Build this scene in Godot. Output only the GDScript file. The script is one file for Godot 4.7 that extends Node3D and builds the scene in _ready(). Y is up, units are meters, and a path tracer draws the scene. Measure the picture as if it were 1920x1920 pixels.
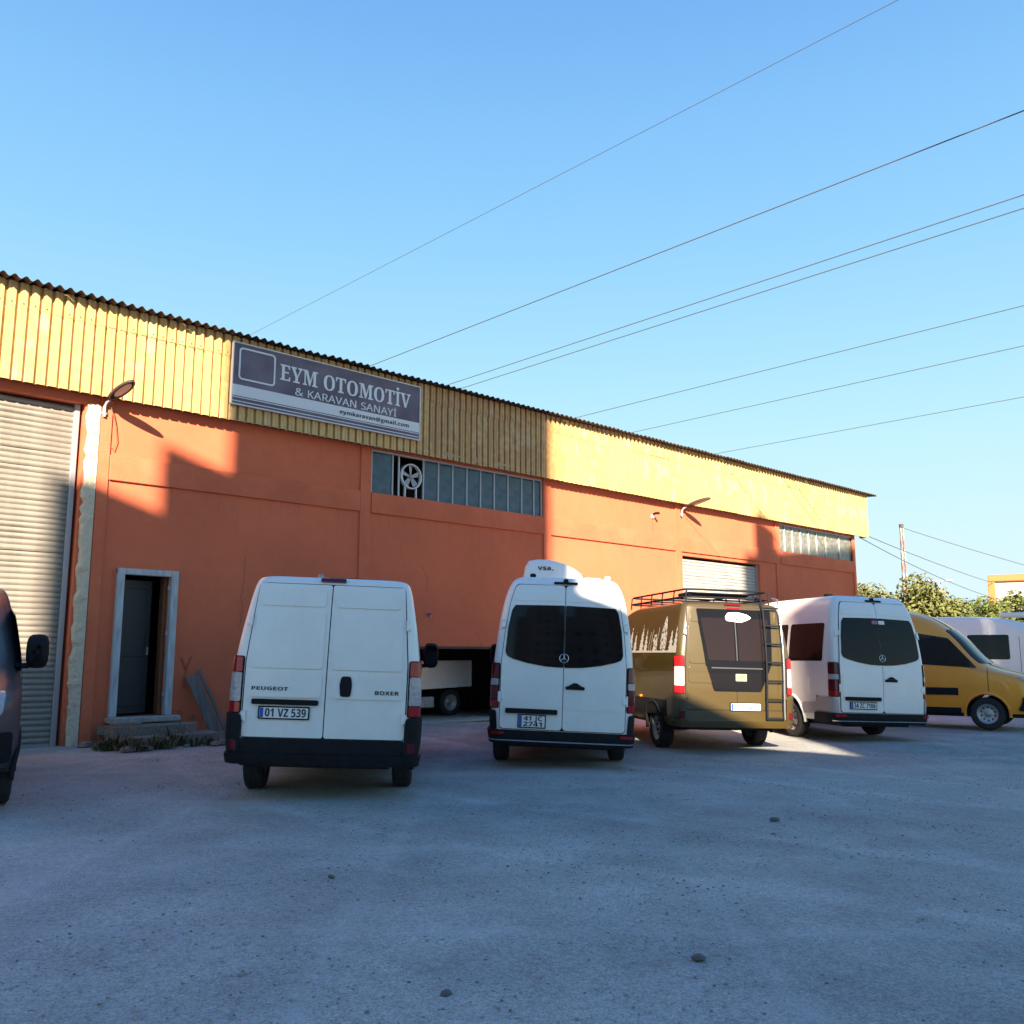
extends Node3D

var M := {}
var names := {}
var rng := RandomNumberGenerator.new()
var V := {}                      # the van that is being built
var U := Vector3(0.72653, 0, -0.68713)      # along the workshop wall
var N := Vector3(0.68713, 0, 0.72653)       # out of the workshop wall
var O := Vector3(-7.26, 0, -16.28)          # left foot of the orange wall


func _ready() -> void:
	rng.seed = 77
	stage()
	print("stage")
	materials()
	print("materials")
	ground()
	building()
	print("building")
	unseen_casters()
	vans()
	print("vans")
	details()
	background()
	print("done")


# ---------------------------------------------------------------- camera, sky, sun
func stage() -> void:
	var cam := Camera3D.new()
	cam.name = "camera"
	cam.fov = 58.335
	cam.near = 0.05
	cam.far = 2000.0
	add_child(cam)
	cam.position = Vector3(0, 1.58, 0)
	cam.rotation_degrees = Vector3(8.7587, 0, 0)
	cam.current = true
	var env := Environment.new()
	env.background_mode = Environment.BG_SKY
	env.tonemap_mode = Environment.TONE_MAPPER_LINEAR
	env.tonemap_exposure = 4.3
	env.background_energy_multiplier = 0.235
	env.sdfgi_enabled = true
	env.ssao_enabled = true
	env.ssil_enabled = true
	var stops := [[-90.0, 120, 128, 140], [-3.0, 190, 205, 215], [0.0, 226, 250, 254], [4.0, 224, 250, 254], [7.4, 215, 249, 255], [12.5, 198, 243, 255], [17.5, 177, 231, 255], [24.0, 154, 214, 255], [31.0, 136, 198, 252], [38.0, 120, 178, 242], [60.0, 80, 138, 222], [90.0, 58, 114, 206]]
	var img := Image.create(16, 512, false, Image.FORMAT_RGBF)
	for r in 512:
		var e := 90.0 - (r + 0.5) / 512.0 * 180.0
		var c := Color.WHITE
		for i in stops.size() - 1:
			if e >= stops[i][0] and e <= stops[i + 1][0]:
				var t: float = (e - stops[i][0]) / (stops[i + 1][0] - stops[i][0])
				c = Color(lerpf(stops[i][1], stops[i + 1][1], t), lerpf(stops[i][2], stops[i + 1][2], t), lerpf(stops[i][3], stops[i + 1][3], t))
		c = Color(c.r / 255.0, c.g / 255.0, c.b / 255.0).srgb_to_linear()
		for x in 16:
			img.set_pixel(x, r, c)
	img.resize(64, 512, Image.INTERPOLATE_NEAREST)
	var pm := PanoramaSkyMaterial.new()
	pm.panorama = ImageTexture.create_from_image(img)
	var sky := Sky.new()
	sky.sky_material = pm
	env.sky = sky
	var we := WorldEnvironment.new()
	we.name = "world_environment"
	we.environment = env
	add_child(we)
	var sun := DirectionalLight3D.new()
	sun.name = "sun"
	sun.light_energy = 1.6
	sun.light_color = Color(1.0, 0.91, 0.80)
	sun.light_angular_distance = 0.25
	sun.shadow_enabled = true
	add_child(sun)
	sun.look_at_from_position(Vector3.ZERO, Vector3(0, -sin(deg_to_rad(24.0)), -cos(deg_to_rad(24.0))))


# ---------------------------------------------------------------- names, things, parts
func numbered(n: String) -> String:
	if not names.has(n):
		names[n] = 0
		return n
	names[n] += 1
	return "%s_%03d" % [n, names[n]]


func tag(o: Node3D, label: String, category: String, group := "", kind := "") -> Node3D:
	if label: o.set_meta("label", label)
	if category: o.set_meta("category", category)
	if group: o.set_meta("group", group)
	if kind: o.set_meta("kind", kind)
	return o


func thing(called: String, label: String, category: String, at := Vector3.ZERO, b := Basis(), group := "") -> Node3D:
	var o := Node3D.new()
	o.name = numbered(called)
	add_child(o)
	o.transform = Transform3D(b, at)
	tag(o, label, category, group)
	return o


func part(st: SurfaceTool, called: String, mat: Material, parent: Node = self) -> MeshInstance3D:
	st.generate_normals()
	return mesh_part(st.commit(), called, mat, parent)


func mesh_part(m: Mesh, called: String, mat: Material, parent: Node = self) -> MeshInstance3D:
	var o := MeshInstance3D.new()
	o.name = numbered(called) if parent == self else called
	o.mesh = m
	o.material_override = mat
	parent.add_child(o, true)
	if V.has("roll") and parent == V.root and not called.begins_with("wheel"):
		o.rotation.z = V.roll
		o.position.y = V.dy
	return o


func structure(st: SurfaceTool, called: String, mat: Material) -> MeshInstance3D:
	var o := part(st, called, mat)
	o.set_meta("kind", "structure")
	return o


# ---------------------------------------------------------------- shapes
func mb() -> SurfaceTool:
	var st := SurfaceTool.new()
	st.begin(Mesh.PRIMITIVE_TRIANGLES)
	return st


func tri(st: SurfaceTool, a: Vector3, b: Vector3, c: Vector3, ua := Vector2.ZERO, ub := Vector2.ZERO, uc := Vector2.ZERO) -> void:
	st.set_uv(ua); st.add_vertex(a)
	st.set_uv(ub); st.add_vertex(b)
	st.set_uv(uc); st.add_vertex(c)


func quad(st: SurfaceTool, a: Vector3, b: Vector3, c: Vector3, d: Vector3, uv := []) -> void:
	if uv.is_empty():
		tri(st, a, b, c)
		tri(st, a, c, d)
	else:
		tri(st, a, b, c, uv[0], uv[1], uv[2])
		tri(st, a, c, d, uv[0], uv[2], uv[3])


# a convex face turned away from a point inside; uv in metres
func face(st: SurfaceTool, p: Array, inside: Vector3) -> void:
	var mid := Vector3.ZERO
	for q in p: mid += q
	mid /= p.size()
	var nn: Vector3 = (p[0] - p[2]).cross(p[0] - p[1])
	if nn.dot(mid - inside) < 0:
		p = p.duplicate()
		p.reverse()
	var ax := nn.abs().max_axis_index()
	var uv := []
	for q in p:
		uv.append(Vector2(q.z, -q.y) if ax == 0 else (Vector2(q.x, q.z) if ax == 1 else Vector2(q.x, -q.y)))
	for i in range(1, p.size() - 1):
		tri(st, p[0], p[i], p[i + 1], uv[0], uv[i], uv[i + 1])


# box with chamfered edges
func box(st: SurfaceTool, c: Vector3, s: Vector3, r := 0.0, xf := Transform3D()) -> void:
	st.set_smooth_group(-1)
	var h := s / 2
	var i := h - Vector3.ONE * r
	var ins := xf * c
	for ax in 3:
		var b := (ax + 1) % 3
		var d := (ax + 2) % 3
		for sg in [-1, 1]:
			var p := []
			for k in [[-1, -1], [1, -1], [1, 1], [-1, 1]]:
				var v := Vector3.ZERO
				v[ax] = h[ax] * sg; v[b] = i[b] * k[0]; v[d] = i[d] * k[1]
				p.append(xf * (c + v))
			face(st, p, ins)
	if r <= 0.0: return
	for ax in 3:
		var b := (ax + 1) % 3
		var d := (ax + 2) % 3
		for k in [[-1, -1], [1, -1], [1, 1], [-1, 1]]:
			var p := []
			for q in [[-1, 0], [1, 0], [1, 1], [-1, 1]]:
				var v := Vector3.ZERO
				v[ax] = i[ax] * q[0]
				v[b] = k[0] * (h[b] if q[1] == 0 else i[b])
				v[d] = k[1] * (i[d] if q[1] == 0 else h[d])
				p.append(xf * (c + v))
			face(st, p, ins)
	for x in [-1, 1]:
		for y in [-1, 1]:
			for z in [-1, 1]:
				face(st, [xf * (c + Vector3(h.x * x, i.y * y, i.z * z)), xf * (c + Vector3(i.x * x, h.y * y, i.z * z)), xf * (c + Vector3(i.x * x, i.y * y, h.z * z))], ins)


func boxm(c: Vector3, s: Vector3, called: String, mat: Material, parent: Node, r := 0.0) -> MeshInstance3D:
	var st := mb()
	box(st, c, s, r)
	return part(st, called, mat, parent)


# tube along points, radius may taper
func tube(st: SurfaceTool, pts: Array, r0: float, r1 := -1.0, sides := 8, caps := true) -> void:
	if r1 < 0: r1 = r0
	st.set_smooth_group(0)
	var rings := []
	var up := Vector3.UP
	for i in pts.size():
		var d: Vector3 = (pts[mini(i + 1, pts.size() - 1)] - pts[maxi(i - 1, 0)]).normalized()
		if absf(d.dot(up)) > 0.95: up = Vector3.RIGHT if absf(d.x) < 0.9 else Vector3.BACK
		var a := d.cross(up).normalized()
		var b := a.cross(d).normalized()
		up = b
		var r := lerpf(r0, r1, float(i) / maxi(1, pts.size() - 1))
		var ring := []
		for k in sides:
			var t := TAU * k / sides
			ring.append(pts[i] + (a * cos(t) + b * sin(t)) * r)
		rings.append(ring)
	for i in pts.size() - 1:
		for k in sides:
			var k2 := (k + 1) % sides
			quad(st, rings[i][k], rings[i + 1][k], rings[i + 1][k2], rings[i][k2])
	if caps:
		st.set_smooth_group(-1)
		for k in range(1, sides - 1):
			tri(st, rings[0][0], rings[0][k], rings[0][k + 1])
			tri(st, rings[-1][0], rings[-1][k + 1], rings[-1][k])


# profile of (radius, height) turned round an axis; xf puts height on its y
func lathe(st: SurfaceTool, prof: Array, xf: Transform3D, segs := 24, smooth := true) -> void:
	for i in prof.size() - 1:
		for k in segs:
			st.set_smooth_group(0 if smooth else -1)
			var t0 := TAU * k / segs
			var t1 := TAU * (k + 1) / segs
			var p := []
			for q in [[i, t0], [i, t1], [i + 1, t1], [i + 1, t0]]:
				var pr: Vector2 = prof[q[0]]
				p.append(xf * Vector3(cos(q[1]) * pr.x, pr.y, sin(q[1]) * pr.x))
			quad(st, p[0], p[1], p[2], p[3])


# flat outline pushed out along z
func prism(st: SurfaceTool, poly: PackedVector2Array, depth: float, xf := Transform3D()) -> void:
	st.set_smooth_group(-1)
	var ids := Geometry2D.triangulate_polygon(poly)
	for i in range(0, ids.size(), 3):
		var a := poly[ids[i]]
		var b := poly[ids[i + 1]]
		var c := poly[ids[i + 2]]
		tri(st, xf * Vector3(a.x, a.y, depth), xf * Vector3(c.x, c.y, depth), xf * Vector3(b.x, b.y, depth), a, c, b)
		tri(st, xf * Vector3(a.x, a.y, 0), xf * Vector3(b.x, b.y, 0), xf * Vector3(c.x, c.y, 0), a, b, c)
	for i in poly.size():
		var a := poly[i]
		var b := poly[(i + 1) % poly.size()]
		quad(st, xf * Vector3(a.x, a.y, 0), xf * Vector3(a.x, a.y, depth), xf * Vector3(b.x, b.y, depth), xf * Vector3(b.x, b.y, 0))


func rounded(w: float, h: float, r: float, n := 5) -> PackedVector2Array:
	var p := PackedVector2Array()
	for q in [[1, 1, 0.0], [-1, 1, 90.0], [-1, -1, 180.0], [1, -1, 270.0]]:
		for i in n + 1:
			var t := deg_to_rad(q[2] + 90.0 * i / n)
			p.append(Vector2(q[0] * (w / 2 - r) + cos(t) * r, q[1] * (h / 2 - r) + sin(t) * r))
	return p


# rounds the corners of an outline
func soften(poly: Array, r: float, n := 4) -> PackedVector2Array:
	var p := PackedVector2Array()
	for i in poly.size():
		var a: Vector2 = poly[(i + poly.size() - 1) % poly.size()]
		var b: Vector2 = poly[i]
		var c: Vector2 = poly[(i + 1) % poly.size()]
		var ra := minf(r, a.distance_to(b) * 0.45)
		var rc := minf(r, c.distance_to(b) * 0.45)
		var p0 := b + (a - b).normalized() * ra
		var p2 := b + (c - b).normalized() * rc
		for k in n + 1:
			var t := float(k) / n
			p.append(p0.lerp(b, t).lerp(b.lerp(p2, t), t))
	return p


func lettering(txt: String, cap: float, mat: Material, parent: Node, xf: Transform3D, width := 0.0, depth := 0.004, font_name := "Droid Sans", bold := true, called := "lettering") -> MeshInstance3D:
	var f := SystemFont.new()
	f.font_names = PackedStringArray([font_name])
	f.font_weight = 700 if bold else 400
	var tm := TextMesh.new()
	tm.font = f
	tm.text = txt
	tm.font_size = 64
	tm.pixel_size = cap / 46.0
	tm.depth = depth
	tm.curve_step = 2.0
	var o := mesh_part(tm, called, mat, parent)
	var w := tm.get_aabb().size.x
	var sx := width / w if width > 0.0 and w > 0.0 else 1.0
	var at := Transform3D(xf.basis * Basis.from_scale(Vector3(sx, 1, 1)), xf.origin)
	o.transform = o.transform * at
	return o


# ---------------------------------------------------------------- materials
func lin(r: float, g: float, b: float, a := 1.0) -> Color:
	var c := Color(r, g, b).linear_to_srgb()
	c.a = a
	return c


func mat(c: Color, rough := 0.8, metal := 0.0, tex: Texture2D = null, scale := 1.0, tri_planar := true) -> StandardMaterial3D:
	var m := StandardMaterial3D.new()
	m.albedo_color = c
	m.roughness = rough
	m.metallic = metal
	m.cull_mode = BaseMaterial3D.CULL_DISABLED
	if tex:
		m.albedo_texture = tex
		m.uv1_triplanar = tri_planar
		m.uv1_scale = Vector3.ONE * scale
	return m


func noise_bytes(sz: int, freq: float, sd: int, oct := 4, type := FastNoiseLite.TYPE_SIMPLEX_SMOOTH, stretch := 1.0) -> PackedByteArray:
	var n := FastNoiseLite.new()
	n.seed = sd
	n.noise_type = type
	n.frequency = freq
	n.fractal_octaves = oct
	var w := maxi(16, int(sz / stretch)) if stretch > 1.0 else sz
	var im := n.get_seamless_image(sz, w, false, false, 0.15)
	if w != sz: im.resize(sz, sz, Image.INTERPOLATE_CUBIC)
	im.convert(Image.FORMAT_L8)
	return im.get_data()


# mixes colours (linear) by a function of the noise values at each pixel
func mixed(sz: int, layers: Array, f: Callable) -> ImageTexture:
	var out := PackedByteArray()
	out.resize(sz * sz * 3)
	var lut := PackedByteArray()
	lut.resize(1025)
	for i in 1025:
		lut[i] = int(clampf(Color(i / 1024.0, 0, 0).linear_to_srgb().r * 255.0 + 0.5, 0, 255))
	for i in sz * sz:
		var v := []
		for l in layers: v.append(l[i] / 255.0)
		var c: Color = f.call(v)
		out[i * 3] = lut[int(clampf(c.r, 0, 1) * 1024)]
		out[i * 3 + 1] = lut[int(clampf(c.g, 0, 1) * 1024)]
		out[i * 3 + 2] = lut[int(clampf(c.b, 0, 1) * 1024)]
	return ImageTexture.create_from_image(Image.create_from_data(sz, sz, false, Image.FORMAT_RGB8, out))


func grey_tex(sz: int, bytes: PackedByteArray) -> ImageTexture:
	return ImageTexture.create_from_image(Image.create_from_data(sz, sz, false, Image.FORMAT_L8, bytes))


func relief(m: StandardMaterial3D, t: Texture2D, cm: float) -> void:
	m.heightmap_enabled = true
	m.heightmap_texture = t
	m.heightmap_scale = cm


func materials() -> void:
	var a := noise_bytes(512, 0.006, 1, 5)
	var b := noise_bytes(512, 0.03, 2, 4)
	var c := noise_bytes(512, 0.15, 3, 3)
	var streak := noise_bytes(512, 0.04, 4, 3, FastNoiseLite.TYPE_SIMPLEX_SMOOTH, 12.0)
	# orange plaster
	var plaster := mixed(512, [a, b, c], func(v): 
		var k: float = 0.80 + 0.20 * v[0] + 0.10 * (v[1] - 0.5) + 0.10 * (v[2] - 0.5)
		var fade: float = clampf((v[0] - 0.60) * 0.5, 0, 0.10)
		return Color(0.62 * k, 0.145 * k, 0.067 * k).lerp(Color(0.58, 0.22, 0.12), fade))
	M.plaster = mat(Color.WHITE, 0.9, 0.0, plaster, 0.22, false)
	relief(M.plaster, grey_tex(512, c), 0.35)
	M.plaster_trim = mat(Color.WHITE, 0.9, 0.0, plaster, 0.22)
	relief(M.plaster_trim, grey_tex(512, c), 0.35)
	# painted sheet metal of the fascia: three states of weathering
	var sheets := []
	for q in 3:
		var rust: float = [0.34, 0.60, 1.0][q]
		sheets.append(mixed(512, [a, streak, c, b], func(v):
			var k: float = 0.86 + 0.42 * (v[1] - 0.5) + 0.10 * (v[2] - 0.5)
			var col := Color(0.66 * k, 0.435 * k, 0.165 * k)
			var t: float = clampf((v[1] * 0.75 + v[3] * 0.5 - 0.70 + rust * 0.42) * 2.6, 0, 1) * (0.50 + 0.35 * rust)
			col = col.lerp(Color(0.36, 0.20, 0.085), t)
			return col.lerp(Color(0.62, 0.52, 0.36), clampf((v[0] + 0.5 * v[1] - 0.95) * 2.0, 0, 0.3))))
	M.sheet = []
	for q in 3:
		for k in 4:
			var sm := mat(Color.WHITE, 0.55, 0.0, sheets[q], 0.3, false)
			sm.uv1_offset = Vector3(0.27 * k + 0.1 * q, 0.31 * k, 0)
			M.sheet.append(sm)
	M.roof = mat(Color.WHITE, 0.75, 0.0, mixed(256, [noise_bytes(256, 0.02, 9, 4)], func(v): return Color(0.030, 0.021, 0.018).lerp(Color(0.075, 0.034, 0.022), v[0])), 0.7)
	M.dark_steel = mat(lin(0.035, 0.028, 0.026), 0.6)
	# grey and white paint and concrete
	M.concrete = mat(Color.WHITE, 0.95, 0.0, mixed(512, [a, b, c], func(v):
		var k: float = 0.34 + 0.18 * (v[1] - 0.5) + 0.22 * (v[2] - 0.5) + 0.12 * (v[0] - 0.5)
		return Color(k, k * 0.95, k * 0.87)), 0.7)
	relief(M.concrete, grey_tex(512, c), 0.8)
	M.flaky = mat(Color.WHITE, 0.95, 0.0, mixed(512, [a, b, c], func(v):
		var t: float = clampf((v[0] + 0.35 * v[1] - 0.78) * 5.0, 0, 1)
		return (Color(0.56, 0.48, 0.36) * (0.85 + 0.3 * v[2])).lerp(Color(0.27, 0.21, 0.16), t * 0.7)), 0.55)
	relief(M.flaky, grey_tex(512, b), 2.2)
	M.frame_grey = mat(Color.WHITE, 0.8, 0.0, mixed(256, [noise_bytes(256, 0.03, 12, 4, FastNoiseLite.TYPE_SIMPLEX_SMOOTH, 6.0)], func(v): return Color(0.42, 0.44, 0.46) * (0.7 + 0.5 * v[0])), 1.2)
	M.wood = mat(Color.WHITE, 0.85, 0.0, mixed(256, [noise_bytes(256, 0.03, 13, 4, FastNoiseLite.TYPE_SIMPLEX_SMOOTH, 10.0)], func(v): return Color(0.13, 0.11, 0.10) * (0.5 + v[0])), 1.0)
	M.brown_wood = mat(lin(0.19, 0.075, 0.035), 0.7)
	M.slat = mat(Color.WHITE, 0.5, 0.15, mixed(256, [noise_bytes(256, 0.02, 14, 4), noise_bytes(256, 0.2, 15, 2)], func(v): return Color(0.27, 0.25, 0.215) * (0.78 + 0.3 * v[0] + 0.1 * (v[1] - 0.5))), 0.8)
	M.slat_white = mat(Color.WHITE, 0.5, 0.1, mixed(256, [noise_bytes(256, 0.02, 16, 4)], func(v): return Color(0.42, 0.41, 0.385) * (0.85 + 0.2 * v[0])), 0.8)
	M.rail = mat(lin(0.30, 0.31, 0.33), 0.5, 0.3)
	M.pane = mat(Color.WHITE, 0.16, 0.0, mixed(256, [noise_bytes(256, 0.015, 17, 4), noise_bytes(256, 0.1, 18, 2)], func(v): return Color(0.030, 0.062, 0.095) * (0.6 + 0.8 * v[0] + 0.2 * v[1])), 0.9)
	M.pane_dusty_sunlit = mat(Color.WHITE, 0.3, 0.0, mixed(256, [noise_bytes(256, 0.015, 19, 4), noise_bytes(256, 0.1, 20, 2)], func(v): return Color(0.16, 0.165, 0.14) * (0.5 + 0.8 * v[0] + 0.2 * v[1])), 0.9)  # dusty glass, its tone lightened for the window standing in the sun
	M.mullion = mat(lin(0.42, 0.45, 0.47), 0.6)
	M.inside = mat(lin(0.22, 0.21, 0.21), 0.95)
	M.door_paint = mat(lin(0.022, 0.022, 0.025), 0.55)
	# vehicles
	var grime := mixed(512, [a, b, c], func(v): return Color(1, 0.985, 0.96) * (0.93 + 0.07 * v[0] - 0.05 * clampf((v[1] - 0.6) * 3.0, 0, 1) + 0.02 * (v[2] - 0.5)))
	M.white_paint = mat(lin(0.80, 0.80, 0.79), 0.32, 0.0, grime, 0.6)
	M.silver_paint = mat(lin(0.42, 0.43, 0.46), 0.35, 0.2, grime, 0.6)
	M.olive_paint = mat(lin(0.054, 0.037, 0.006), 0.38, 0.0, grime, 0.6)
	M.orange_paint = mat(lin(0.86, 0.31, 0.012), 0.35, 0.0, grime, 0.6)
	for k in ["white_paint", "silver_paint", "orange_paint", "olive_paint"]:
		M[k].clearcoat_enabled = true
		M[k].clearcoat = 0.6
		M[k].clearcoat_roughness = 0.12
	M.olive_paint.clearcoat = 1.0
	M.olive_paint.clearcoat_roughness = 0.05
	M.dark_paint = mat(lin(0.07, 0.073, 0.082), 0.35, 0.2, grime, 0.6)
	M.orange_trim = mat(lin(0.50, 0.13, 0.03), 0.6)
	M.plastic = mat(Color.WHITE, 0.62, 0.0, mixed(256, [noise_bytes(256, 0.03, 22, 4)], func(v): return Color(0.011, 0.012, 0.015) * (0.8 + 0.6 * v[0])), 1.0)
	M.plastic.metallic_specular = 0.25
	M.seal = mat(lin(0.012, 0.012, 0.014), 0.8)
	M.glass_dark = mat(lin(0.006, 0.006, 0.008), 0.06)
	M.glass_dark.metallic_specular = 0.35
	M.glass_brown = mat(lin(0.013, 0.007, 0.007), 0.12)
	M.red_lens = mat(lin(0.32, 0.008, 0.012), 0.12)
	M.dark_red = mat(lin(0.10, 0.006, 0.012), 0.12)
	M.clear_lens = mat(Color.WHITE, 0.12, 0.0, mixed(128, [noise_bytes(128, 0.05, 23, 3)], func(v): return Color(0.26, 0.24, 0.26).lerp(Color(0.48, 0.46, 0.47), v[0])), 3.0)
	M.amber = mat(lin(0.7, 0.22, 0.02), 0.15)
	M.chrome = mat(lin(0.6, 0.6, 0.62), 0.22, 0.9)
	M.alloy = mat(lin(0.42, 0.42, 0.42), 0.4, 0.5)
	M.tyre = mat(Color.WHITE, 0.88, 0.0, mixed(128, [noise_bytes(128, 0.05, 24, 3)], func(v): return Color(0.018, 0.018, 0.02) * (0.7 + 0.9 * v[0])), 2.0)
	M.plate_white = mat(lin(0.72, 0.72, 0.70), 0.5)
	M.plate_blue = mat(lin(0.02, 0.08, 0.42), 0.5)
	M.ink = mat(lin(0.012, 0.012, 0.015), 0.6)
	M.white_print = mat(lin(0.74, 0.73, 0.70), 0.6)
	M.tan_print = mat(lin(0.50, 0.40, 0.20), 0.6)
	# sign
	M.sign_dark = mat(Color.WHITE, 0.5, 0.0, mixed(256, [noise_bytes(256, 0.01, 30, 3), noise_bytes(256, 0.2, 31, 2)], func(v): return Color(0.065, 0.050, 0.075).lerp(Color(0.155, 0.122, 0.165), v[0]) * (0.9 + 0.2 * v[1])), 0.35)
	M.sign_light = mat(lin(0.62, 0.63, 0.65), 0.5)
	M.sign_text = mat(lin(0.66, 0.68, 0.70), 0.5)
	M.faded_white = mat(lin(0.42, 0.38, 0.32), 0.8)
	# greens
	M.leaf = mat(lin(0.13, 0.15, 0.028), 0.7)
	M.leaf.vertex_color_use_as_albedo = true
	M.leaf.albedo_color = Color.WHITE
	M.leaf.backlight_enabled = true
	M.leaf.backlight = Color(0.15, 0.16, 0.03)
	M.bark = mat(lin(0.09, 0.065, 0.045), 0.9)
	M.wire = mat(lin(0.06, 0.07, 0.09), 0.6)
	M.facade = []
	for c3 in [Color(0.42, 0.40, 0.37), Color(0.34, 0.27, 0.20), Color(0.45, 0.43, 0.40), Color(0.38, 0.33, 0.27)]:
		M.facade.append(mat(c3.linear_to_srgb(), 0.9, 0.0, mixed(128, [noise_bytes(128, 0.02, 40, 4)], func(v): return Color.WHITE * (0.8 + 0.2 * v[0])), 0.3))
	M.stone = mat(Color.WHITE, 0.95, 0.0, mixed(256, [noise_bytes(256, 0.04, 41, 4)], func(v): return Color(0.19, 0.165, 0.14) * (0.5 + 0.9 * v[0])), 2.5)
	M.gravel = mat(Color.WHITE, 0.95)
	M.gravel.vertex_color_use_as_albedo = true


# ---------------------------------------------------------------- ground
func lift(x: float, z: float) -> float:
	return -0.004 * clampf(x, -6.0, 12.0)


func axis_steps(lo: float, hi: float, fine_lo: float, fine_hi: float, step: float) -> Array:
	var s := []
	var x := fine_lo
	while x <= fine_hi:
		s.append(x)
		x += step
	var d := step
	x = s[-1]
	while x < hi:
		d *= 1.35
		x += d
		s.append(x)
	d = step
	x = fine_lo
	while x > lo:
		d *= 1.35
		x -= d
		s.push_front(x)
	return s


func ground() -> void:
	var sz := 1024
	var f1 := noise_bytes(sz, 0.012, 51, 5)
	var f2 := noise_bytes(sz, 0.09, 52, 3)
	var f3 := noise_bytes(sz, 0.30, 53, 2)
	var f4 := noise_bytes(sz, 0.045, 54, 2, FastNoiseLite.TYPE_CELLULAR)
	var f5 := noise_bytes(sz, 0.035, 55, 3)
	var fine := mixed(sz, [f1, f2, f3, f4, f5], func(v):
		var k: float = 0.49 + 0.10 * (v[0] - 0.5) + 0.34 * (v[1] - 0.5) + 0.34 * (v[2] - 0.5) + 0.20 * (v[4] - 0.5)
		if v[2] < 0.27: k *= 0.55
		k *= 1.0 - 0.10 * clampf((0.35 - v[3]) * 4.0, 0, 1)
		return Color(k * 0.97, k, k * 1.01))
	var m := mat(Color.WHITE, 0.95, 0.0, fine, 1.0, false)
	var hb := PackedByteArray()
	hb.resize(sz * sz)
	for i in sz * sz: hb[i] = int(clampf(0.45 * f2[i] + 0.55 * f3[i], 0, 255))
	relief(m, grey_tex(sz, hb), 2.0)
	# the broad pattern: damp and dusty patches and wheel tracks, over 64 m
	var mz := 1024
	var g1 := noise_bytes(mz, 0.008, 61, 5)
	var g2 := noise_bytes(mz, 0.05, 62, 4)
	var out := PackedByteArray()
	out.resize(mz * mz * 3)
	for j in mz:
		for i in mz:
			var x := (i + 0.5) / mz * 64.0 - 32.0
			var z := (j + 0.5) / mz * 64.0 - 48.0
			var k: float = 0.90 + 0.20 * (g1[j * mz + i] / 255.0 - 0.5) + 0.18 * (g2[j * mz + i] / 255.0 - 0.5)
			var r := Vector2(x - 16.0, z + 26.0).length()      # arcs left by turning wheels
			for q in [17.4, 19.2, 22.6, 24.3]:
				var dd := absf(r - q + 0.25 * sin(x * 0.7))
				if dd < 0.22: k *= 1.0 + 0.08 * (1.0 - dd / 0.22) * (0.4 + g2[j * mz + i] / 255.0)
			k = clampf(k, 0.3, 1.0)
			var t: float = g1[(mz - 1 - j) * mz + i] / 255.0
			out[(j * mz + i) * 3] = int(clampf(255.0 * k * (0.97 + 0.03 * t), 0, 255))
			out[(j * mz + i) * 3 + 1] = int(255.0 * k * 0.985)
			out[(j * mz + i) * 3 + 2] = int(255.0 * k * (0.98 - 0.04 * t))
	m.detail_enabled = true
	m.detail_blend_mode = BaseMaterial3D.BLEND_MODE_MUL
	m.detail_uv_layer = BaseMaterial3D.DETAIL_UV_2
	m.detail_albedo = ImageTexture.create_from_image(Image.create_from_data(mz, mz, false, Image.FORMAT_RGB8, out))
	M.ground = m
	var bump := FastNoiseLite.new()
	bump.seed = 5
	bump.frequency = 0.35
	bump.fractal_octaves = 4
	var xs := axis_steps(-300, 300, -12, 16, 0.16)
	var zs := axis_steps(-400, 120, -27, 2, 0.16)
	var pos := PackedVector3Array()
	var uv := PackedVector2Array()
	var uv2 := PackedVector2Array()
	for z in zs:
		for x in xs:
			var near := clampf(1.0 - (absf(x - 2.0) - 14.0) / 10.0, 0, 1) * clampf(1.0 - (absf(z + 12.0) - 16.0) / 10.0, 0, 1)
			var y := lift(x, z) + 0.022 * (bump.get_noise_2d(x, z) - 0.25) * near
			pos.append(Vector3(x, y, z))
			uv.append(Vector2(x, z) / 2.3)
			uv2.append(Vector2((x + 32.0) / 64.0, (z + 48.0) / 64.0))
	var idx := PackedInt32Array()
	var w := xs.size()
	for j in zs.size() - 1:
		for i in w - 1:
			var p := j * w + i
			idx.append_array([p, p + 1, p + w + 1, p, p + w + 1, p + w])
	var arr := []
	arr.resize(Mesh.ARRAY_MAX)
	arr[Mesh.ARRAY_VERTEX] = pos
	arr[Mesh.ARRAY_TEX_UV] = uv
	arr[Mesh.ARRAY_TEX_UV2] = uv2
	arr[Mesh.ARRAY_INDEX] = idx
	var am := ArrayMesh.new()
	am.add_surface_from_arrays(Mesh.PRIMITIVE_TRIANGLES, arr)
	var st := mb()
	st.create_from(am, 0)
	st.generate_normals()
	var o := mesh_part(st.commit(), "ground", m)
	o.set_meta("kind", "structure")


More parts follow.
